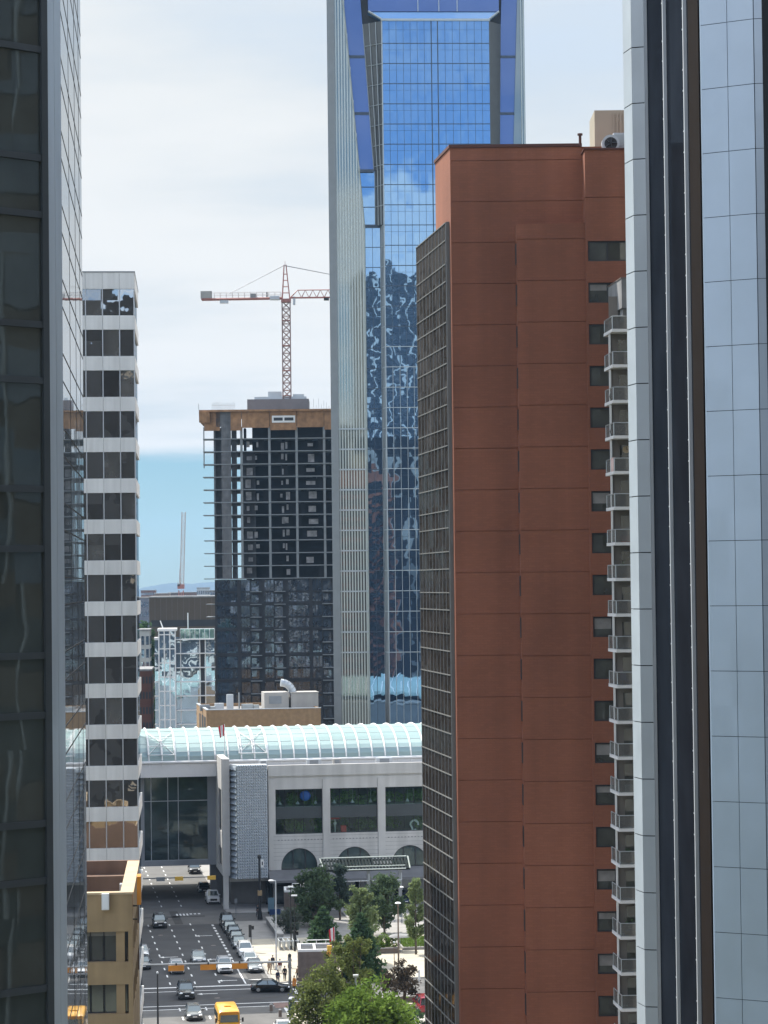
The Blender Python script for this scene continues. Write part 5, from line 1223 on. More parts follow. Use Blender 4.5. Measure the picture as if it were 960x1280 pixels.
def loft(m, secs):
    n = len(secs[0]); o = len(m.v); 
    for s in secs: m.v += [tuple(p) for p in s]
    for i in range(len(secs)-1):
        for j in range(n): m.f.append([o+i*n+j, o+i*n+(j+1) % n, o+(i+1)*n+(j+1) % n, o+(i+1)*n+j]); m.m.append(m.mi)
    m.f.append([o+j for j in range(n)]); m.m.append(m.mi); m.f.append([o+(len(secs)-1)*n+j for j in range(n)][::-1]); m.m.append(m.mi)
def car(name, kind, col, xy, yaw, label, cat='car', group=None, lights=True, rough=.25, metal=0.3):
    L, W, H, belt, hood, rf, rr, gf, gr = KINDS[kind]; u = tag(empty(name, (xy[0], xy[1], .017), yaw), label, cat, group)
    pk = 'car_paint_%s' % '_'.join('%.3f' % c for c in col); p = MATS.get(pk) or paint(pk, col, rough, metal)
    st = [(-.5, .74, .34, .60), (-.485, .90, .22, hood-.14), (-.44, .97, .20, hood-.05), (-.30, 1.0, .20, hood), (gf-.0, 1.0, .20, belt-.02), (.1, 1.0, .20, belt), (gr-.02, 1.0, .20, belt+.0), (.46, .97, .22, belt-.03 if kind != 'sedan' else belt-.0), (.492, .90, .26, belt-.12), (.5, .78, .38, .68)]
    secs = []
    for f, wf, zb, zt in st:
        w = W/2*wf; y = f*L; secs.append([(-w*.9, y, zb), (-w, y, zb+.16), (-w, y, (zb+zt)/2+.05), (-w*.95, y, zt-.07), (-w*.82, y, zt), (w*.82, y, zt), (w*.95, y, zt-.07), (w, y, (zb+zt)/2+.05), (w, y, zb+.16), (w*.9, y, zb)])
    m = MB(); loft(m, secs); m.obj('body', p, u, True, True)
    wb, wr = W/2*.86, W/2*.70; yb0, yb1, yr0, yr1 = gf*L, gr*L, rf*L, rr*L; zr = H-.06
    def ringz(f): 
        w = wb+(wr-wb)*f; return [(-w, yb0+(yr0-yb0)*f, belt-.03+(zr-belt+.03)*f), (w, yb0+(yr0-yb0)*f, belt-.03+(zr-belt+.03)*f), (w, yb1+(yr1-yb1)*f, belt-.03+(zr-belt+.03)*f), (-w, yb1+(yr1-yb1)*f, belt-.03+(zr-belt+.03)*f)]
    m = MB(); loft(m, [ringz(0), ringz(1)]); m.obj('window_glass', m_glasscar, u, fix=True)
    a = ringz(1); m = MB(); loft(m, [[(x*1.02, y*1.0+(-.04 if i < 2 else .04), zr-.01) for i, (x, y, z) in enumerate(a)], [(x*1.0, y, zr+.03) for x, y, z in a], [(x*.86, y*.94+.0, H) for x, y, z in a]]); ro = m.obj('roof', p, u, True, True)
    c = ringz(0)
    for i in range(4): m = MB(); m.bar(Vector(c[i])*1.005, Vector(a[i])*1.005, .045); m.obj('pillar', p, u)
    for sx in (-1, 1): fy = .5; q0 = Vector((sx*wb*1.005, (yb0*.55+yb1*.45), belt)); q1 = Vector((sx*wr*1.005, (yr0*.5+yr1*.5), zr)); m = MB(); m.bar(q0, q1, .04); m.obj('pillar', p, u)
    wheels(u, W, L, .34 if kind in ('sedan', 'hatch') else .39)
    yf = -L/2
    for sx in (-1, 1):
        m = MB(); m.dome((sx*W*.345, yf+.10, hood-.20), .22, .14, .10, 10, 5); m.obj('headlight', m_lamp, u, True)
        m = MB(); m.dome((sx*W*.36, L/2-.07, belt-.22), .16, .09, .12, 8, 4); m.obj('tail_light', m_red, u, True)
        m = MB(); m.box(min(sx*W*.47, sx*(W*.47+.22)), max(sx*W*.47, sx*(W*.47+.22)), gf*L+.12, gf*L+.26, belt-.02, belt+.16); m.obj('wing_mirror', p, u)
    m = MB(); m.box(-W*.26, W*.26, yf-.0, yf+.12, .52, hood-.24); m.obj('grille', m_black, u)
    m = MB(); m.box(-W*.40, W*.40, yf-.02, yf+.2, .24, .42); m.obj('bumper', m_dark, u)
    m = MB(); m.box(-.24, .24, yf-.035, yf-.021, .44, .56); m.obj('number_plate', m_whitep, u)
    if kind in ('suv', 'van'):
        m = MB()
        for sx in (-1, 1): m.bar((sx*wr*.85, yr0+.3, H+.03), (sx*wr*.85, yr1-.2, H+.03), .02)
        m.obj('roof_rail', m_dark, u)
    if kind == 'pickup':
        m = MB(); m.box(-W*.40, W*.40, .17*L, .485*L, belt-.012, belt+.012); m.obj('cargo_bed', m_dark, u)
        m = MB()
        for x0, x1, y0, y1 in ((-W*.47, -W*.40, .16*L, .49*L), (W*.40, W*.47, .16*L, .49*L), (-W*.40, W*.40, .475*L, .49*L)): m.box(x0, x1, y0, y1, belt, belt+.10)
        m.obj('bed_rail', p, u)
    return u
def lane(px, pyf, L=4.6, t=None):
    """centre of a car that comes towards us, from where its front meets the road"""
    tt, ss = TS(G(px, pyf)); return S(tt if t is None else t, ss+L/2)
BLK, DGR, GRN, SIL, WHT = (.012, .013, .015), (.045, .05, .055), (.07, .085, .09), (.36, .37, .38), (.70, .70, .69)
car('parked_car', 'suv', BLK, lane(284, 1161, 4.7, 28.3), YAW, 'black car at the far end of the kerbside row near the crossing', group='cars parked along the kerb')
car('parked_car', 'sedan', GRN, lane(288, 1167.5, 4.6, 28.25), YAW, 'grey car second from the far end of the kerbside row', group='cars parked along the kerb')
car('parked_car', 'hatch', (.10, .12, .125), lane(293, 1174, 4.2, 28.35), YAW, 'pale grey green car in the middle of the shaded kerbside row', group='cars parked along the kerb')
car('parked_car', 'sedan', DGR, lane(298, 1180, 4.6, 28.3), YAW, 'dark grey car fourth from the far end of the kerbside row', group='cars parked along the kerb')
car('parked_car', 'sedan', (.12, .14, .15), lane(301, 1187, 4.6, 28.2), YAW, 'grey car parked directly behind the first white car of the kerbside row', group='cars parked along the kerb')
car('parked_car', 'suv', WHT, lane(309, 1197.5, 4.7, 28.35), YAW, 'white car parked between a grey car and another white car', group='cars parked along the kerb', metal=0)
car('parked_car', 'sedan', (.62, .63, .63), lane(313.5, 1208, 4.6, 28.3), YAW, 'second white car of the kerbside row, behind the silver one', group='cars parked along the kerb', metal=0)
car('parked_car', 'sedan', (.22, .235, .24), lane(318, 1217, 4.6, 28.35), YAW, 'silver sedan at the front of the kerbside row', group='cars parked along the kerb')
car('oncoming_car', 'suv', (.05, .055, .06), lane(200.5, 1161, 4.7), YAW, 'dark vehicle with lit headlights coming out of the far crossing', 'car')
car('oncoming_car', 'sedan', (.30, .32, .32), lane(249.5, 1206, 4.6), YAW, 'pale grey sedan just behind the hanging traffic signals')
car('oncoming_car', 'hatch', WHT, lane(222, 1218.5, 4.2), YAW, 'white hatchback half covered by an orange traffic signal', metal=0)
car('oncoming_car', 'suv', (.72, .72, .71), lane(282.2, 1218, 4.7), YAW, 'white vehicle alone in the lane beside the solid white line', metal=0)
car('oncoming_car', 'suv', (.035, .04, .042), lane(233.8, 1250.5, 4.7), YAW, 'black car crossing the junction after the stop line')
car('oncoming_car', 'hatch', (.14, .15, .15), lane(243.8, 1277, 4.2), YAW, 'grey car with pale bonnet ahead of the black one, beside the yellow bus')
car('oncoming_car', 'sedan', WHT, lane(357, 1298, 4.6), YAW, 'white car at the near kerb, cut by the bottom of the picture', metal=0)
car('oncoming_car', 'hatch', (.06, .065, .07), lane(180, 1213, 4.2), YAW, 'dark car peeping out beside the white office block at the stop line')
car('oncoming_car', 'sedan', (.5, .5, .5), lane(178, 1199, 4.6), YAW, 'pale car almost hidden behind the white office block')
car('pickup_truck', 'pickup', WHT, lane(267.3, 1131, 5.6), YAW, 'white pickup truck parked by the pillar of the shopping centre', 'pickup truck', metal=0)
car('parked_car', 'sedan', (.03, .035, .06), lane(256, 1117, 4.6), YAW, 'dark blue car in the shade behind the white pickup')
car('oncoming_car', 'suv', (.02, .02, .022), lane(244, 1093, 4.7), YAW, 'black vehicle with sunlit roof beyond the bridge')
t0, s0 = TS(G(338, 1239.5)); car('crossing_car', 'sedan', (.010, .011, .013), S(t0, s0), YAW+rad(82), 'black sedan turning across the junction in front of the people')
t0, s0 = TS(G(534, 1267)); car('minivan', 'van', (.26, .012, .02), S(t0, s0+2), YAW+rad(180), 'red minivan parked beside the dark glazed bay of the brick tower', 'minivan', metal=0)
t0, s0 = TS(G(508, 1131)); car('parked_car', 'hatch', (.02, .04, .14), S(t0, s0+2), YAW, 'blue car parked under the front of the shopping centre')
def bus():
    q = lane(287.5, 1296, 6.4); u = tag(empty('minibus', (q[0], q[1], .017), YAW), 'yellow orange minibus entering the junction at the bottom of the picture', 'minibus')
    p = paint('bus_yellow', (.72, .36, .02), .35); L, W, H = 6.4, 2.3, 2.75
    secs = []
    for f, wf, zb, zt in ((-.385, .98, .4, 2.45), (-.34, 1, .38, 2.66), (.40, 1, .38, 2.72), (.49, .97, .4, 2.6), (.5, .92, .5, 2.45)):
        w = W/2*wf; y = f*L; secs.append([(-w*.96, y, zb), (-w, y, zb+.2), (-w, y, zt-.35), (-w*.93, y, zt-.10), (-w*.8, y, zt), (w*.8, y, zt), (w*.93, y, zt-.10), (w, y, zt-.35), (w, y, zb+.2), (w*.96, y, zb)])
    m = MB(); loft(m, secs); m.obj('body', p, u, True, True)
    m = MB(); secs = []
    for f, wf, zb, zt in ((-.5, .72, .5, 1.0), (-.49, .84, .42, 1.18), (-.42, .88, .42, 1.28), (-.384, .9, .42, 1.36)):
        w = W/2*wf; y = f*L; secs.append([(-w, y, zb), (-w, y, zt-.1), (-w*.85, y, zt), (w*.85, y, zt), (w, y, zt-.1), (w, y, zb)])
    loft(m, secs); m.obj('bonnet', p, u, True, True)
    yf = -.387*L; m = MB(); m.add([(-.98, yf-.02, 1.38), (.98, yf-.02, 1.38), (.92, yf-.015, 2.15), (-.92, yf-.015, 2.15), (-.98, yf+.1, 1.38), (.98, yf+.1, 1.38), (.92, yf+.1, 2.15), (-.92, yf+.1, 2.15)], [(0, 1, 2, 3), (4, 7, 6, 5), (0, 4, 5, 1), (3, 2, 6, 7), (1, 5, 6, 2), (0, 3, 7, 4)]); m.obj('windscreen', m_glasscar, u)
    for sx in (-1, 1):
        for k in range(5): y = -1.6+k*.95; m = MB(); x = sx*W/2; m.box(min(x-.02, x+sx*.012), max(x+.02, x+sx*.012), y, y+.8, 1.45, 2.2); m.obj('side_window', m_glasscar, u)
        m = MB(); m.bar((sx*1.05, yf, 1.6), (sx*1.42, yf-.25, 1.75), .02); m.box(sx*1.42-.10, sx*1.42+.10, yf-.32, yf-.2, 1.45, 1.9); m.obj('wing_mirror', m_black, u)
        m = MB(); m.dome((sx*.75, -L/2+.05, .85), .14, .1, .14, 10, 5); m.obj('headlight', m_lamp, u, True)
    m = MB(); m.box(-.45, .45, -L/2-.02, -L/2+.1, .6, 1.0); m.obj('grille', m_black, u); m = MB(); m.box(-1.05, 1.05, -L/2-.12, -L/2+.1, .36, .56); m.obj('bumper', m_dark, u)
    m = MB(); m.box(-.35, .35, -.5, .1, 2.70, 2.79); m.obj('roof_hatch', p, u); m = MB(); m.box(-1.0, 1.0, yf-.06, yf+.05, 2.25, 2.5); m.obj('destination_board', M('amber_panel', (.55, .22, .02), .5), u)
    wheels(u, W, L, .42, (-.36, .28))
bus()
# ------------------------------------------------------------------ trees
lm_dark = leafmat('dark_leaf', (.09, .13, .07), .45, .6)
lm_deep = leafmat('deep_green_leaf', (.07, .12, .06), .4, .6)
lm_blue = leafmat('blue_green_needle', (.075, .105, .085), .35, .6)
lm_pale = leafmat('pale_green_leaf', (.19, .24, .11), .4, .5)
lm_olive = leafmat('olive_leaf', (.15, .18, .06), .55, .9)
lm_bright = leafmat('bright_green_leaf', (.14, .215, .045), .6, 1.0)
lm_red = leafmat('bronze_leaf', (.075, .06, .045), .4, .7)
lm_grey = leafmat('grey_green_leaf', (.12, .14, .11), .35, .7)
def leafclump(mb, c, r, n, size, flat=1.0, droop=0.0):
    for _ in range(n):
        p = Vector((R.gauss(0, .5), R.gauss(0, .5), R.gauss(0, .5)*flat))
        if p.length > 1.15: p *= 1.15/p.length
        q = c+p*r; q.z -= droop*(p.x*p.x+p.y*p.y)*r; s = size*R.uniform(.6, 1.35)
        a = Vector((R.gauss(0, 1), R.gauss(0, 1), R.gauss(0, 1.0)+.5)).normalized(); d = a.orthogonal().normalized(); d.rotate(Matrix.Rotation(R.uniform(0, 6.28), 3, a)); e = a.cross(d)
        mb.poly([q-d*s, q-e*s*.55+a*s*.15, q+d*s, q+e*s*.55+a*s*.15])
def broadleaf(name, label, xy, h, rx, lm, base=.35, clumps=46, per=110, size=.24, trunk=.16, stems=1, z0=.13, group=None, shape=1.0, spread=1.0):
    u = tag(empty(name, (xy[0], xy[1], z0)), label, 'tree', group); tr = MB(); cr = MB(); zc = h*(base+(1-base)*.48); rz = h*(1-base)*.5
    tops = []
    for s in range(stems):
        off = Vector((R.uniform(-.3, .3), R.uniform(-.3, .3), 0))*(stems > 1); lean = Vector((R.uniform(-.12, .12), R.uniform(-.12, .12), 0))*rx*(1 if stems == 1 else 3)
        pts = [off, off+lean*.3+Vector((0, 0, h*base*.6)), off+lean*.7+Vector((0, 0, h*base*1.15)), off+lean+Vector((R.uniform(-.2, .2), R.uniform(-.2, .2), h*.8))]
        tr.path(pts, [trunk*1.25, trunk, trunk*.75, trunk*.2]); tops.append(pts)
    for k in range(clumps):
        for _ in range(60):
            p = Vector((R.uniform(-1, 1), R.uniform(-1, 1), R.uniform(-1, 1)))
            if .35 < p.length < 1: break
        w = 1.0 if p.z < 0 else (1-shape*.45*p.z)
        c = Vector((p.x*rx*w, p.y*rx*w, zc+p.z*rz)); c += Vector((R.uniform(-.2, .2), R.uniform(-.2, .2), R.uniform(-.2, .2)))*rx*.8*spread
        t = tops[k % stems]; s = t[2].lerp(t[3], R.uniform(0, .7)) if c.z > t[2].z else t[1].lerp(t[2], R.uniform(.3, 1))
        mid = s.lerp(c, .55)+Vector((0, 0, -.12*rx)); tr.path([s, mid, c], [trunk*.32, trunk*.2, trunk*.08], 5)
        leafclump(cr, c, rx*R.uniform(.16, .42), int(per*R.uniform(.5, 1.1)), size, .8)
    tr.obj('trunk', m_bark, u); cr.obj('crown', lm, u); return u
def conifer(name, label, xy, h, rx, lm, z0=.13, layers=16, size=.26, low=.08):
    u = tag(empty(name, (xy[0], xy[1], z0)), label, 'tree'); tr = MB(); cr = MB(); tr.path([(0, 0, 0), (0, 0, h*.5), (0, 0, h*.98)], [.2, .13, .03])
    for i in range(layers):
        f = i/(layers-1); z = h*(low+(1-low)*f); r = rx*(1-f)**.8+.15
        nb = int(7+9*(1-f)); ph = R.uniform(0, 6)
        for k in range(nb):
            a = ph+2*math.pi*k/nb+R.uniform(-.2, .2); rr = r*R.uniform(.65, 1.12); tip = Vector((math.cos(a)*rr, math.sin(a)*rr, z-rr*.22+R.uniform(-.1, .1))); tr.tube((0, 0, z), tip, .035, .012, 4)
            for j in range(5):
                t = .3+.7*j/4; c = Vector((0, 0, z)).lerp(tip, t); leafclump(cr, c, .18+rr*.16, 9, size, .45)
    leafclump(cr, Vector((0, 0, h)), .2, 14, size)
    tr.obj('trunk', m_bark, u); cr.obj('crown', lm, u); return u
def upright(name, label, xy, h, rx, lm, z0=.13, nb=44, size=.2, stems=1):
    """a loose tree of rising limbs that each carry tufts"""
    u = tag(empty(name, (xy[0], xy[1], z0)), label, 'tree'); tr = MB(); cr = MB()
    for s in range(stems):
        ox = 0 if stems == 1 else R.uniform(-rx*.5, rx*.5); oy = 0 if stems == 1 else R.uniform(-.6, .6); hh = h*R.uniform(.82, 1) if s else h
        tr.path([(ox*.3, oy*.3, 0), (ox*.7, oy, hh*.4), (ox, oy, hh)], [.16, .11, .03])
        for k in range(nb//stems):
            f = .18+.8*R.random(); a = R.uniform(0, 6.28); r = rx*(1.05-f*.75)*R.uniform(.55, 1.1); b0 = Vector((ox*(f*.7+.3), oy*.8, hh*f)); tip = b0+Vector((math.cos(a)*r, math.sin(a)*r, r*R.uniform(.5, 1.0)))
            mid = b0.lerp(tip, .55)+Vector((0, 0, -.14*r)); tr.path([b0, mid, tip], [.05, .035, .015], 4)
            for j in range(4): leafclump(cr, (mid if j < 1 else mid.lerp(tip, (j)/3)), .28+.10*r, 22, size, .8)
    tr.obj('trunk', m_bark, u); cr.obj('crown', lm, u); return u
def gp(px, py, z=.13): q = G(px, py, z); return (q.x, q.y)
broadleaf('tree', 'dark rounded tree in the shade behind the far granite stair box', gp(393, 1158), 8.2, 3.2, lm_dark, .10, 52, 120, .26)
upright('tree', 'thin bluish tree in front of the shopping centre entrance', gp(425, 1150), 8.0, 1.9, lm_blue, nb=40, size=.2)
broadleaf('tree', 'dark spreading tree in front of the pergola columns', gp(481, 1168), 8.6, 2.9, lm_dark, .08, 50, 120, .24, shape=1.5)
conifer('pine_tree', 'bushy dark pine beside the furled red and white flag', gp(404, 1185), 5.2, 2.9, lm_deep, layers=11)
upright('tree', 'pale green upright tree with long rising limbs in the middle of the plaza', gp(452, 1205), 9.2, 2.9, lm_pale, nb=60, size=.22)
conifer('spruce_tree', 'dark spruce below the pale upright tree', gp(452, 1222), 7.6, 3.2, lm_deep, layers=15)
broadleaf('shrub_tree', 'low grey green bush between the lamp posts and the far granite stair box', gp(362, 1166), 3.4, 1.9, lm_grey, .04, 30, 90, .2, .08, 3)
upright('tree', 'slim sunlit tree on the lawn bed beside the dark glazed bay', gp(520, 1193), 9.4, 1.8, lm_pale, nb=50, size=.2)
broadleaf('tree', 'bronze leaved crab apple tree with two dark stems above the car park', gp(503, 1257), 4.6, 2.2, lm_red, .30, 34, 90, .17, .12, 2)
broadleaf('tree', 'bright green maple filling the bottom of the picture', gp(458, 1330), 7.9, 4.3, lm_bright, .06, 80, 150, .25, .22)
broadleaf('tree', 'olive green tree next to the bright maple, over the pavement edge', gp(407, 1318), 9.4, 3.1, lm_olive, .02, 64, 140, .2, .16)
upright('tree', 'loose pale willow rising behind the olive tree with bare stems on top', gp(437, 1290), 9.8, 3.0, lm_olive, nb=70, size=.17, stems=4)
broadleaf('shrub', 'round bright shrub on the plaza edge beside the spruce', gp(481, 1188), 1.9, 1.6, lm_bright, .02, 22, 80, .16, .05, 2)
broadleaf('shrub', 'small dark shrub at the edge of the car park under the crab apple', gp(513, 1290), 2.4, 1.6, lm_deep, .02, 24, 80, .18, .05, 2)
broadleaf('tree', 'green tree top glimpsed beside the white office block far up the street', (P(180, 800, 620).x, 620), P(180, 772, 620).z, 5, lm_deep, .3, 40, 90, .6, .3, z0=0)
# lawn bed with its kerb
q0, q1 = TS(G(505, 1189)), TS(G(506, 1172.5)); bed = MB(); bed.prism([S(t, s) for t, s in rect(q0[0]-.2, q0[0]+14, q0[1], q0[1]+9)], .13, .48); o = bed.obj('lawn_bed_kerb', m_paveg); tag(o, 'low stone kerb round the sunlit lawn bed', 'kerb')
gl = MB()
for _ in range(9000):
    p = S(R.uniform(q0[0]+.05, q0[0]+13.8), R.uniform(q0[1]+.3, q0[1]+8.8)); c = Vector((p[0], p[1], .48)); a = R.uniform(0, 6.28); d = Vector((math.cos(a), math.sin(a), 0))*.05; h = Vector((R.uniform(-.08, .08), R.uniform(-.08, .08), R.uniform(.15, .4)))
    gl.poly([c-d, c+d, c+h])
o = gl.obj('grass', lm_bright); o['kind'] = 'stuff'
# ------------------------------------------------------------------ street furniture
def simple(name, label, cat, xy, z=.13, yaw=YAW, group=None): return tag(empty(name, (xy[0], xy[1], z), yaw), label, cat, group)
def part(u, name, mat, fn, smooth=False): m = MB(); fn(m); return m.obj(name, mat, u, smooth)
def hgt(pxb, pyb, pyt, z=.13):           # height of an upright whose foot and top were measured
    q = G(pxb, pyb, z); lo = P(pxb, pyt, q.y); return lo.z-z
# near signal mast
m_pole = M('weathered_pole', (.22, .22, .215), .55, .3, .1)
xy = gp(362.5, 1238); h = hgt(362.5, 1238, 1202); u = simple('traffic_signal', 'signal mast whose long arm with orange signals spans the junction', 'traffic signal', xy); L_ = 19.6
part(u, 'pole', m_pole, lambda m: m.tube((0, 0, 0), (0, 0, h+.7), .19, .15, 10)); part(u, 'mast_arm', M('pale_arm', (.5, .5, .48), .5, .2), lambda m: m.tube((0, 0, h), (-L_, 0, h+.25), .13, .09, 8)); part(u, 'pole_cap', m_dark, lambda m: m.dome((0, 0, h+.7), .22, .22, .25, 10, 4))
qy = xy[1]
for px in (221.5, 261, 300):
    x = -(362.5-px)/3000*qy
    hd = part(u, 'signal_head', m_orange, lambda m: m.box(x-.92, x+.92, -.16, .16, h-.62, h+.02))
    part(hd, 'signal_hood', m_yellow, lambda m: [m.tube((x+dx, .16, h-.3), (x+dx, .34, h-.3), .17, .17, 10) for dx in (-.55, 0, .55)])
    part(hd, 'clamp', m_dark, lambda m: m.box(x-.08, x+.08, -.17, .17, h+.02, h+.3))
# far signal mast
xy = gp(176, 1152); h = 6.1; u = simple('traffic_signal', 'far signal mast reaching out in front of the bridge with three signal heads', 'traffic signal', xy, .13)
part(u, 'pole', m_pole, lambda m: m.tube((0, 0, 0), (0, 0, h+.5), .17, .14, 8)); part(u, 'mast_arm', m_pole, lambda m: m.tube((0, 0, h), ((269-176)/3000*xy[1], 0, h), .11, .08, 8))
for px, mt in ((201, m_grey), (224, m_yellow), (264.5, m_yellow)):
    x = (px-176)/3000*xy[1]; hd = part(u, 'signal_head', mt, lambda m: m.box(x-.6, x+.6, -.14, .14, h-.42, h+.14)); part(hd, 'signal_hood', m_dark, lambda m: [m.tube((x+dx, .14, h-.15), (x+dx, .3, h-.15), .12, .12, 8) for dx in (-.38, 0, .38)])
def lamp(name, label, px, pyb, pyt, arm=0.0, r=.085, mat=m_lgrey, head='cobra', z=.13, wd=.5):
    xy = gp(px, pyb, z); h = hgt(px, pyb, pyt, z); u = simple(name, label, 'street lamp', xy, z, 0)
    part(u, 'pole', mat, lambda m: m.tube((0, 0, 0), (0, 0, h), r*1.3, r*.8, 8)); part(u, 'base', mat, lambda m: m.tube((0, 0, 0), (0, 0, .5), r*2.2, r*1.9, 10))
    if head == 'cobra':
        part(u, 'arm', mat, lambda m: m.tube((0, 0, h), (arm, 0, h+.05), r*.7, r*.6, 6)); part(u, 'lamp_head', m_whitep, lambda m: m.dome((arm, 0, h+.03), .38, .2, .13, 10, 4, -.6), True)
    elif head == 'bar': part(u, 'lamp_head', m_lamp, lambda m: m.box(-wd, wd, -.16, .16, h, h+.16)); part(u, 'arm', mat, lambda m: m.bar((-wd, 0, h-.12), (wd, 0, h-.12), .03))
    elif head == 'disc': part(u, 'lamp_head', m_whitep, lambda m: m.dome((0, 0, h), wd, wd, .16, 14, 4, -.3), True); part(u, 'lamp_neck', mat, lambda m: m.tube((0, 0, h-.35), (0, 0, h), .16, .1, 8))
    elif head == 'plain': part(u, 'lamp_head', m_lgrey, lambda m: m.dome((0, 0, h), .13, .13, .15, 8, 4))
    return u
lamp('street_lamp', 'tall pale street lamp with a short arm over the kerb, by the people', 345.5, 1212, 1101, -.55)
lamp('street_lamp', 'rust brown plaza lamp post rising from the sunlit paving', 498.5, 1226, 1129, r=.10, mat=M('rusty_post', (.20, .15, .11), .7), head='disc', wd=.38)
lamp('lamp_post', 'thin short post just beside the rust brown plaza lamp', 493, 1216, 1178, r=.05, mat=M('brown_post', (.18, .12, .09), .7), head='plain')
lamp('street_lamp', 'black lamp post with a bar light in the shade, taller of a pair', 364, 1187, 1109, r=.07, mat=m_black, head='bar', wd=.35)
lamp('street_lamp', 'black lamp post with a bar light in the shade, shorter of a pair', 368.5, 1189, 1120, r=.07, mat=m_black, head='bar', wd=.38)
lamp('street_lamp', 'thin black post standing at the junction in front of the white office block', 197.5, 1292, 1216, r=.09, mat=m_black, head='plain')
lamp('street_lamp', 'grey lamp post with a T shaped head rising out of the olive tree', 445.5, 1297, 1220, r=.12, mat=m_grey, head='bar', wd=.28)
lamp('street_lamp', 'slender lamp with a white dish hidden among the pale upright tree', 452, 1200, 1146, r=.06, mat=m_grey, head='disc', wd=.36)
lamp('street_lamp', 'lamp with a flat white disc beside the shopping centre columns', 518.5, 1150, 1103, r=.06, mat=m_steel, head='disc', wd=.32)
lamp('street_lamp', 'lamp with a flat pale disc between the pergola column and the blue car', 502.5, 1154, 1109, r=.05, mat=m_grey, head='disc', wd=.30)
# street clock-like totem
xy = gp(325, 1149); h = hgt(325, 1149, 1071); u = simple('street_totem', 'dark slender totem post with a small white sign, by the glass block bay', 'totem', xy)
part(u, 'pole', m_dark, lambda m: m.tube((0, 0, 0), (0, 0, h), .22, .16, 8)); part(u, 'base', m_dark, lambda m: m.tube((0, 0, 0), (0, 0, 1.2), .42, .26, 8)); part(u, 'finial', m_black, lambda m: m.dome((0, 0, h), .3, .3, .35, 8, 4)); part(u, 'sign_plate', m_whitep, lambda m: m.box(.2, .62, -.05, .05, h-1.5, h-.4)); part(u, 'sign_symbol', m_black, lambda m: m.box(.33, .49, -.06, -.051, h-1.2, h-.7)); part(u, 'collar', m_tan, lambda m: m.box(-.3, .3, -.3, .3, h*.38, h*.46))
def pedsig(label, px, pyb, pyt, name='pedestrian_signal'):
    xy = gp(px, pyb); h = hgt(px, pyb, pyt); u = simple(name, label, 'pedestrian signal', xy)
    part(u, 'pole', m_dark, lambda m: m.tube((0, 0, 0), (0, 0, h), .07, .06, 8)); part(u, 'signal_head', m_black, lambda m: (m.box(-.30, .06, -.2, .2, h-1.6, h), m.box(.1, .38, -.16, .16, h-.6, h-.15))); part(u, 'bracket', m_dark, lambda m: m.bar((0, 0, h-.3), (.2, 0, h-.3), .04))
pedsig('black signal on a thin post between the parked cars and the shaded paving', 314, 1190, 1156)
pedsig('small black signal on the post by the stair railings', 369.5, 1183, 1163)
u = simple('sign_post', 'thin street sign post at the kerb before the shopping centre pillar', 'sign post', gp(295, 1146)); part(u, 'pole', m_grey, lambda m: m.tube((0, 0, 0), (0, 0, 2.6), .05)); part(u, 'sign_plate', m_grey, lambda m: m.box(-.2, .2, -.04, -.01, 2.0, 2.6))
# granite stair boxes with white rails
def stairbox(label, px0, px1, pyb, pyt, D, z=.13):
    xy = gp(px0, pyb, z); h = hgt(px0, pyb, pyt, z); W = (px1-px0)/3000*xy[1]; u = simple('stair_entrance', label, 'stair entrance', xy, z, rad(3))
    part(u, 'wall', m_granite, lambda m: (m.box(0, W, 0, .35, 0, h), m.box(0, .35, .35, D, 0, h), m.box(W-.35, W, .35, D, 0, h)))
    part(u, 'roof_frame', m_whitep, lambda m: [m.box(a, c, y0, y1, h+.002, h+.28) for a, c, y0, y1 in ((0, W, 0, .3), (0, W, D-.3, D), (0, .35, .3, D-.3), (W-.35, W, .3, D-.3), (W*.40, W*.46, .3, D-.3))])
    part(u, 'skylight', m_dark, lambda m: m.box(.35, W-.35, .3, D-.3, h-.2, h+.05)); part(u, 'roof_rail', m_whitep, lambda m: (m.bar((W*.25, D-.2, h+.7), (W, D-.2, h+.7), .04), [m.bar((W*(.25+.25*k), D-.2, h+.2), (W*(.25+.25*k), D-.2, h+.7), .03) for k in range(4)]))
stairbox('brown granite stair entrance with a white framed skylight, beside the people', 373, 421, 1229, 1190, 5.0)
stairbox('far brown granite stair entrance with a white rail, in the shade', 355.5, 398, 1152, 1115.5, 4.5)
# shaded railings and planter wall
u = simple('stair_railing', 'grey slatted barrier panels round a stair opening in the shaded paving', 'railing', gp(350, 1188))
for k in range(5): part(u, 'panel', m_steel, lambda m: m.prismx([(0, .05), (3.4, .05), (3.2, 1.1), (.2, 1.1)], k*.62, k*.62+.12))
part(u, 'top_rail', m_lgrey, lambda m: (m.bar((0, .2, 1.15), (2.6, .2, 1.15), .04), m.bar((0, 3.2, 1.15), (2.6, 3.2, 1.15), .04))); part(u, 'post', m_dark, lambda m: [m.tube((x, y, 0), (x, y, 1.2), .05) for x in (0, 2.6) for y in (.1, 3.3)])
a, c = G(336, 1155), G(351, 1177); u = simple('planter_wall', 'long low concrete wall slanting along the edge of the planting', 'wall', (a.x, a.y), .13, 0); d = Vector((c.x-a.x, c.y-a.y)); n2 = Vector((-d.y, d.x)).normalized()*.35
part(u, 'wall', m_concd, lambda m: m.prism([tuple(-n2), tuple(n2), tuple(d+n2), tuple(d-n2)], 0, .8)); part(u, 'coping', m_conc, lambda m: m.prism([tuple(-n2*1.3), tuple(n2*1.3), tuple(d+n2*1.3), tuple(d-n2*1.3)], .8, .92))
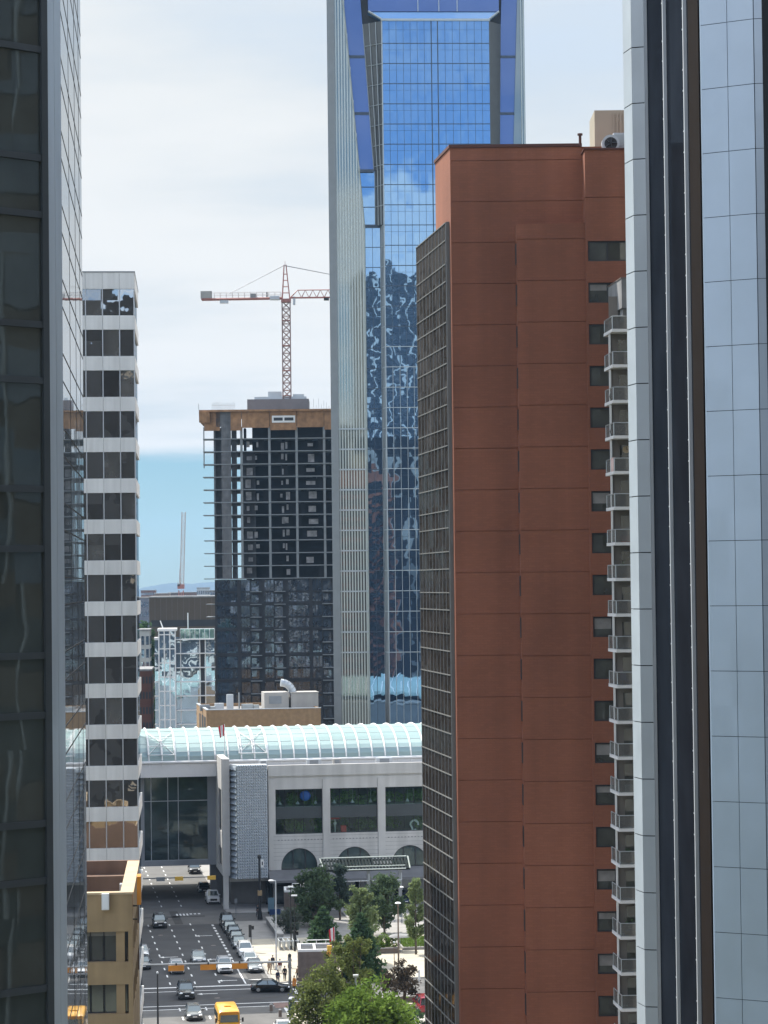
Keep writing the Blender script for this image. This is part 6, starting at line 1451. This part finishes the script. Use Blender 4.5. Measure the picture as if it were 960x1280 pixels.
u = simple('information_board', 'low blue board at the corner of the shopping centre', 'board', gp(337, 1148)); part(u, 'panel', M('blue_board', (.04, .09, .22), .5), lambda m: m.box(0, 1.6, -.05, .05, .5, 1.3)); part(u, 'leg', m_dark, lambda m: m.box(.1, .18, -.04, .04, 0, .5)); part(u, 'leg', m_dark, lambda m: m.box(1.42, 1.5, -.04, .04, 0, .5))
u = simple('poster_stand', 'upright pale blue poster stand against the shopping centre corner', 'poster stand', gp(339, 1142)); part(u, 'panel', M('pale_blue_board', (.16, .26, .32), .5), lambda m: m.box(-.45, .45, -.08, .08, .3, 2.3)); part(u, 'foot', m_dark, lambda m: m.box(-.5, .5, -.2, .2, 0, .3))
def bollard(label, px, py):
    u = simple('bollard', label, 'bollard', gp(px, py), .13, group='bollards at the near corner'); part(u, 'post', m_granite, lambda m: m.tube((0, 0, 0), (0, 0, .75), .2, .18, 10)); part(u, 'cap', m_concd, lambda m: m.dome((0, 0, .75), .2, .2, .12, 10, 4))
bollard('brown bollard on the brick paving beside the junction', 339, 1264); bollard('brown bollard close to the white car at the near kerb', 350.3, 1271)
u = simple('litter_bin', 'tall dark green bin with a pale lid at the near corner', 'bin', gp(364.5, 1269)); part(u, 'body', M('bin_green', (.03, .055, .05), .5), lambda m: m.tube((0, 0, 0), (0, 0, 1.75), .36, .34, 12)); part(u, 'lid', m_lgrey, lambda m: m.dome((0, 0, 1.85), .36, .36, .2, 12, 4)); part(u, 'opening', m_black, lambda m: m.box(-.2, .2, -.37, -.33, 1.45, 1.7))
u = simple('bench', 'dark slatted bench behind the person in the orange jacket', 'bench', gp(371, 1232.5)); part(u, 'seat', m_granite, lambda m: m.box(0, 1.9, 0, .5, .40, .47)); part(u, 'backrest', m_granite, lambda m: m.box(0, 1.9, .46, .52, .55, .9)); part(u, 'leg', m_black, lambda m: m.box(.1, .2, .05, .5, 0, .4)); part(u, 'leg', m_black, lambda m: m.box(1.7, 1.8, .05, .5, 0, .4))
u = simple('flagpole', 'short pole with a furled red and white flag above the granite stair box', 'flagpole', gp(419, 1222)); hh = hgt(419, 1222, 1158); part(u, 'pole', m_lgrey, lambda m: m.tube((0, 0, 0), (0, 0, hh), .06, .04)); flag_mesh(u, (0, 0, hh-.1), .75, 2.2)
xy = gp(412, 1232); h = hgt(412, 1232, 1182); u = simple('traffic_signal', 'yellow signal heads on a post beside the furled flag', 'traffic signal', xy); part(u, 'pole', m_pole, lambda m: m.tube((0, 0, 0), (0, 0, h), .09)); part(u, 'signal_head', m_yellow, lambda m: m.box(-.25, .3, -.25, .25, h-.7, h-.0)); part(u, 'signal_head', m_orange, lambda m: m.box(-.3, .15, -.2, .2, h-1.35, h-.75))
u = simple('parasol', 'grey closed top parasol shade on the plaza beside the lawn bed', 'parasol', gp(500, 1189)); part(u, 'canopy', m_concd, lambda m: m.dome((0, 0, 1.9), 1.45, 1.45, .35, 16, 4, 0), True); part(u, 'pole', m_grey, lambda m: m.tube((0, 0, 0), (0, 0, 2.0), .05)); part(u, 'base', m_concd, lambda m: m.tube((0, 0, 0), (0, 0, .12), .35, .35, 12))
u = simple('planter_block', 'dark stone planter block at the plaza edge by the round shrub', 'planter', gp(478, 1192)); part(u, 'block', m_granite, lambda m: m.box(-1.6, 2.2, 0, 1.6, 0, .6)); part(u, 'rim', m_stoned, lambda m: m.box(-1.7, 2.3, -.1, .1, .6, .7))
u = simple('marker_post', 'white marker post standing on the pale plaza near the dark glazed bay', 'post', gp(524, 1227)); part(u, 'post', m_whitep, lambda m: m.tube((0, 0, 0), (0, 0, 1.35), .13, .11, 10)); part(u, 'cap', m_lgrey, lambda m: m.dome((0, 0, 1.35), .13, .13, .08, 10, 3))
u = simple('hedge_wall', 'low dark wall between the cross street and the car park', 'wall', S(44, 272.75), .0); part(u, 'wall', m_granite, lambda m: m.box(-6, 60, 0, .3, 0, .75)); part(u, 'coping', m_conc, lambda m: m.box(-6.05, 60, -.06, .36, .75, .84))
# pergola
a = G(404, 1150); u = simple('pergola', 'long dark steel pergola with pale slats in front of the shopping centre', 'pergola', (a.x, a.y), .13, YAW); hp = P(404, 1087, a.y).z-.13; W = (512-404)/3000*a.y
part(u, 'roof', glass('pergola_dark', (.030, .035, .033), .0), lambda m: [m.prismx([(-1.6, hp), (1.6, hp+1.2), (1.6, hp+1.3), (-1.6, hp+.1)], k*W/26, k*W/26+.28) for k in range(26)]+[m.prismx([(y-.12, hp+.375*(y+1.6)-.25), (y+.12, hp+.375*(y+1.6)-.25), (y+.12, hp+.375*(y+1.6)-.01), (y-.12, hp+.375*(y+1.6)-.01)], 0, W) for y in (-1.4, 0, 1.4)]); part(u, 'edge_beam', M('pale_green_steel', (.42, .46, .42), .5), lambda m: (m.bar((0, 1.6, hp+1.42), (W, 1.6, hp+1.42), .08), m.bar((W*.15, -1.7, hp+.05), (W*.95, -1.7, hp+.05), .07), m.bar((W*.15, -1.2, hp+.45), (W*.95, -1.2, hp+.45), .06), m.bar((0, -1.6, hp+.1), (-.2, 1.6, hp+1.4), .06), m.bar((W, -1.6, hp+.1), (W+.2, 1.6, hp+1.4), .08)))
for px in (409, 461.5, 501.5): x = (px-404)/3000*a.y; part(u, 'column', m_grey, lambda m: m.box(x-.22, x+.22, -.2, .2, 0, hp+.5))
part(u, 'light_rail', m_lgrey, lambda m: (m.bar((W*.24, -1.5, hp-1.6), (W*.52, -1.5, hp-1.6), .05), m.bar((W*.55, -1.5, hp-1.6), (W*.9, -1.5, hp-1.6), .05), m.bar((W*.52, -1.5, hp-1.6), (W*.52, -1.5, hp-.6), .05), m.bar((W*.9, -1.5, hp-1.6), (W*.9, -1.5, hp-.6), .05)))
# ------------------------------------------------------------------ people
def skinned(name, chains, mat, parent, roots):
    me = bpy.data.meshes.new(name); vs, es, rs, rt = [], [], [], []
    idx = {}
    for ch in chains:
        prev = None
        for key, p, r in ch:
            if key in idx: i = idx[key]
            else: i = len(vs); idx[key] = i; vs.append(p); rs.append(r)
            if prev is not None: es.append((prev, i))
            prev = i
    me.from_pydata(vs, es, []); o = bpy.data.objects.new(name, me); C.objects.link(o); o.parent = parent; me.materials.append(mat)
    bm = bmesh.new(); bm.from_mesh(me); sk = bm.verts.layers.skin.verify(); bm.verts.ensure_lookup_table()
    for i, v in enumerate(bm.verts): q = rs[i] if isinstance(rs[i], tuple) else (rs[i], rs[i]); v[sk].radius = q; v[sk].use_root = False
    for k in roots: bm.verts[idx[k]][sk].use_root = True
    bm.to_mesh(me); bm.free()
    o.modifiers.new('skin', 'SKIN').use_smooth_shade = True; sb = o.modifiers.new('smooth', 'SUBSURF'); sb.levels = 1; sb.render_levels = 1; return o
def person(label, px, py, face, top, legs, stride=.16, h=1.78, coat=False, hairc=None, arm=0.0):
    q = G(px, py, .13); u = tag(empty('person', (q.x, q.y, .13), face), label, 'person'); k = h/1.75; V = lambda x, y, z: (x*k, y*k, z*k)
    J = {'pel': V(0, 0, .96), 'sp': V(0, -.01, 1.15), 'ch': V(0, 0, 1.36), 'nk': V(0, -.01, 1.49), 'hd0': V(0, -.02, 1.57), 'hd1': V(0, -.025, 1.66), 'hd2': V(0, -.015, 1.74)}
    body = [[('pel', J['pel'], (.15, .11)), ('sp', J['sp'], (.135, .10)), ('ch', J['ch'], (.16, .11)), ('nk', J['nk'], .055), ('hd0', J['hd0'], (.065, .08)), ('hd1', J['hd1'], (.078, .095)), ('hd2', J['hd2'], .05)], [('hd1', J['hd1'], .08), ('nose', V(0, -.125, 1.635), .014)]]
    shirt = [[('pel', V(0, 0, .93), (.175, .135)), ('sp', J['sp'], (.155, .12)), ('ch', J['ch'], (.18, .13)), ('nk', V(0, 0, 1.47), .075)]]
    trs = [[('pel', V(0, 0, .95), (.165, .125))]]
    roots = ['pel']; shoes = []
    for s, sx in (('l', -1), ('r', 1)):
        sw = stride*sx; a = [('ch', J['ch'], .15), (s+'sh', V(sx*.18, 0, 1.40), .065), (s+'el', V(sx*.235, sw*.5+.02, 1.13), .048), (s+'wr', V(sx*.24, -sw*.2-.10-arm, .91+arm*.6), .033), (s+'pm', V(sx*.235, -sw*.2-.13-arm, .84+arm*.6), (.042, .022))]
        body.append(a); shirt.append([('ch', J['ch'], .15)]+[(n, p, (r if isinstance(r, float) else r[0])+.022) for n, p, r in a[1:4]])
        for f in range(4): fx = sx*.235+(f-1.5)*.02; bz = .815+arm*.6; fy = -sw*.2-.14-arm; ln = (.06, .07, .065, .05)[f]; body.append([(s+'pm', a[4][1], .04), (s+'f%da' % f, V(fx, fy-.005, bz), .010), (s+'f%db' % f, V(fx, fy-.02, bz-ln*.6), .009), (s+'f%dc' % f, V(fx, fy-.005, bz-ln), .007)])
        body.append([(s+'pm', a[4][1], .04), (s+'tha', V(sx*.20, -sw*.2-.165-arm, .835+arm*.6), .011), (s+'thb', V(sx*.20, -sw*.2-.19-arm, .80+arm*.6), .009)])
        kn = V(sx*.10, -sw*.45-.05, .52); an = V(sx*.105, -sw if sw > 0 else -sw+.02, .09 if sw >= 0 else .12); to = (an[0], an[1]-.15*k, .04*k)
        lg = [('pel', J['pel'], .14), (s+'hp', V(sx*.095, 0, .88), .095), (s+'kn', kn, .062), (s+'an', an, .042), (s+'to', to, (.045, .03))]
        body.append(lg); trs.append([('pel', V(0, 0, .95), .16)]+[(n, p, (r if isinstance(r, float) else r[0])+.022) for n, p, r in lg[1:4]])
        shoes.append((an, to))
    skinned('body', body, m_skin, u, roots); skinned('coat' if coat else 'shirt', shirt, top, u, ['pel']); skinned('trousers', trs, legs, u, ['pel'])
    m = MB(); m.dome(tuple(Vector(J['hd1'])+Vector((0, .022, .02))), .098*k, .10*k, .105*k, 12, 6, -.35); m.obj('hair', hairc or m_hair, u, True)
    for an, to in shoes: m = MB(); m.dome((an[0], (an[1]+to[1])/2, .045), .058, .15, .06, 10, 4, -.7); m.obj('shoe', m_black, u, True)
    for sx in (-1, 1): m = MB(); m.dome((sx*.032*k, J['hd1'][1]-.088*k, J['hd1'][2]+.005), .012, .008, .009, 8, 4); m.obj('eye', m_black, u)
    if coat: m = MB(); m.tube(V(0, 0, .58), V(0, 0, 1.0), .24*k, .20*k, 12); m.obj('coat_skirt', top, u, True)
    return u
cl = lambda n, c: M(n, c, .9, 0, .08, 3)
c_or, c_bk, c_nv, c_gr, c_tn, c_wh, c_rd, c_jn = cl('orange_cloth', (.60, .22, .03)), cl('black_cloth', (.02, .02, .022)), cl('navy_cloth', (.03, .04, .07)), cl('grey_cloth', (.16, .16, .17)), cl('tan_cloth', (.36, .26, .17)), cl('white_cloth', (.6, .6, .58)), cl('maroon_cloth', (.12, .03, .03)), cl('denim_cloth', (.09, .12, .17))
person('person in a bright orange jacket and dark trousers waiting at the kerb', 368, 1238.5, YAW+rad(-60), c_or, c_bk, .08, coat=True)
person('person in a dark jacket and pale trousers standing behind the black sedan', 347.3, 1231, YAW+rad(15), c_nv, c_gr, .14)
person('person all in black between the lamp post and the signal mast', 356, 1226, YAW+rad(170), c_bk, c_bk, .16)
person('person in a tan top with bare looking light trousers walking on the sunlit pavement', 336.6, 1217.5, YAW+rad(20), c_tn, c_tn, .2)
person('person in dark clothes walking close behind the person in tan', 341, 1212, YAW+rad(10), c_bk, c_gr, .18)
person('person in a maroon top and white skirt coloured trousers by the tall lamp', 350, 1217, YAW+rad(190), c_rd, c_wh, .15)
person('person in dark trousers and cream top beside the granite stair box', 372.5, 1226, YAW+rad(200), c_tn, c_bk, .12)
person('person in a grey coat just behind the top of the signal mast', 362, 1210, YAW+rad(30), c_gr, c_bk, .15)
person('person in black at the foot of the totem post in the shade', 322, 1146, YAW+rad(40), c_bk, c_nv, .14)
# ------------------------------------------------------------------ the far low city that reads as one mass
R2 = random.Random(5)
sb = MB()
for _ in range(2600):
    Y = 720+5200*R2.random()**1.7; X = R2.uniform(-.42, .42)*Y*(1.0 if Y > 1500 else 1.3)
    px = 480+3000*X/Y
    if 176 < px < 640 and Y < 1750: continue
    h = R2.choice((5, 6, 7, 8, 10, 12, 16, 22)) if R2.random() < .9 else R2.uniform(20, 34)
    w_, d_ = R2.uniform(9, 30), R2.uniform(9, 30); sb.mi = R2.randrange(4); sb.box(X, X+w_, Y, Y+d_, 0, h)
    if R2.random() < .6: sb.box(X+w_*.3, X+w_*.6, Y+d_*.3, Y+d_*.7, h, h+2)
sb.mi = 4
for _ in range(2600):
    Y = 700+5000*R2.random()**1.6; X = R2.uniform(-.42, .42)*Y*1.2; px = 480+3000*X/Y
    if 176 < px < 640 and Y < 1750: continue
    s = R2.uniform(3, 7); c = Vector((X, Y, s*.8))
    for k in range(14):
        q = c+Vector((R2.gauss(0, .5), R2.gauss(0, .5), R2.gauss(0, .4)))*s; a = Vector((R2.gauss(0, 1), R2.gauss(0, 1), R2.gauss(0, 1))).normalized()*s*.35; d = Vector((R2.gauss(0, 1), R2.gauss(0, 1), R2.gauss(0, 1))).normalized()*s*.35; sb.poly([q-a, q-d, q+a, q+d])
o = sb.obj('distant_suburb', [m_conc, m_brownwall, M('suburb_roof', (.12, .11, .105), .9), M('suburb_brick', (.17, .09, .065), .9), m_hill and lm_dark]); o['kind'] = 'stuff'
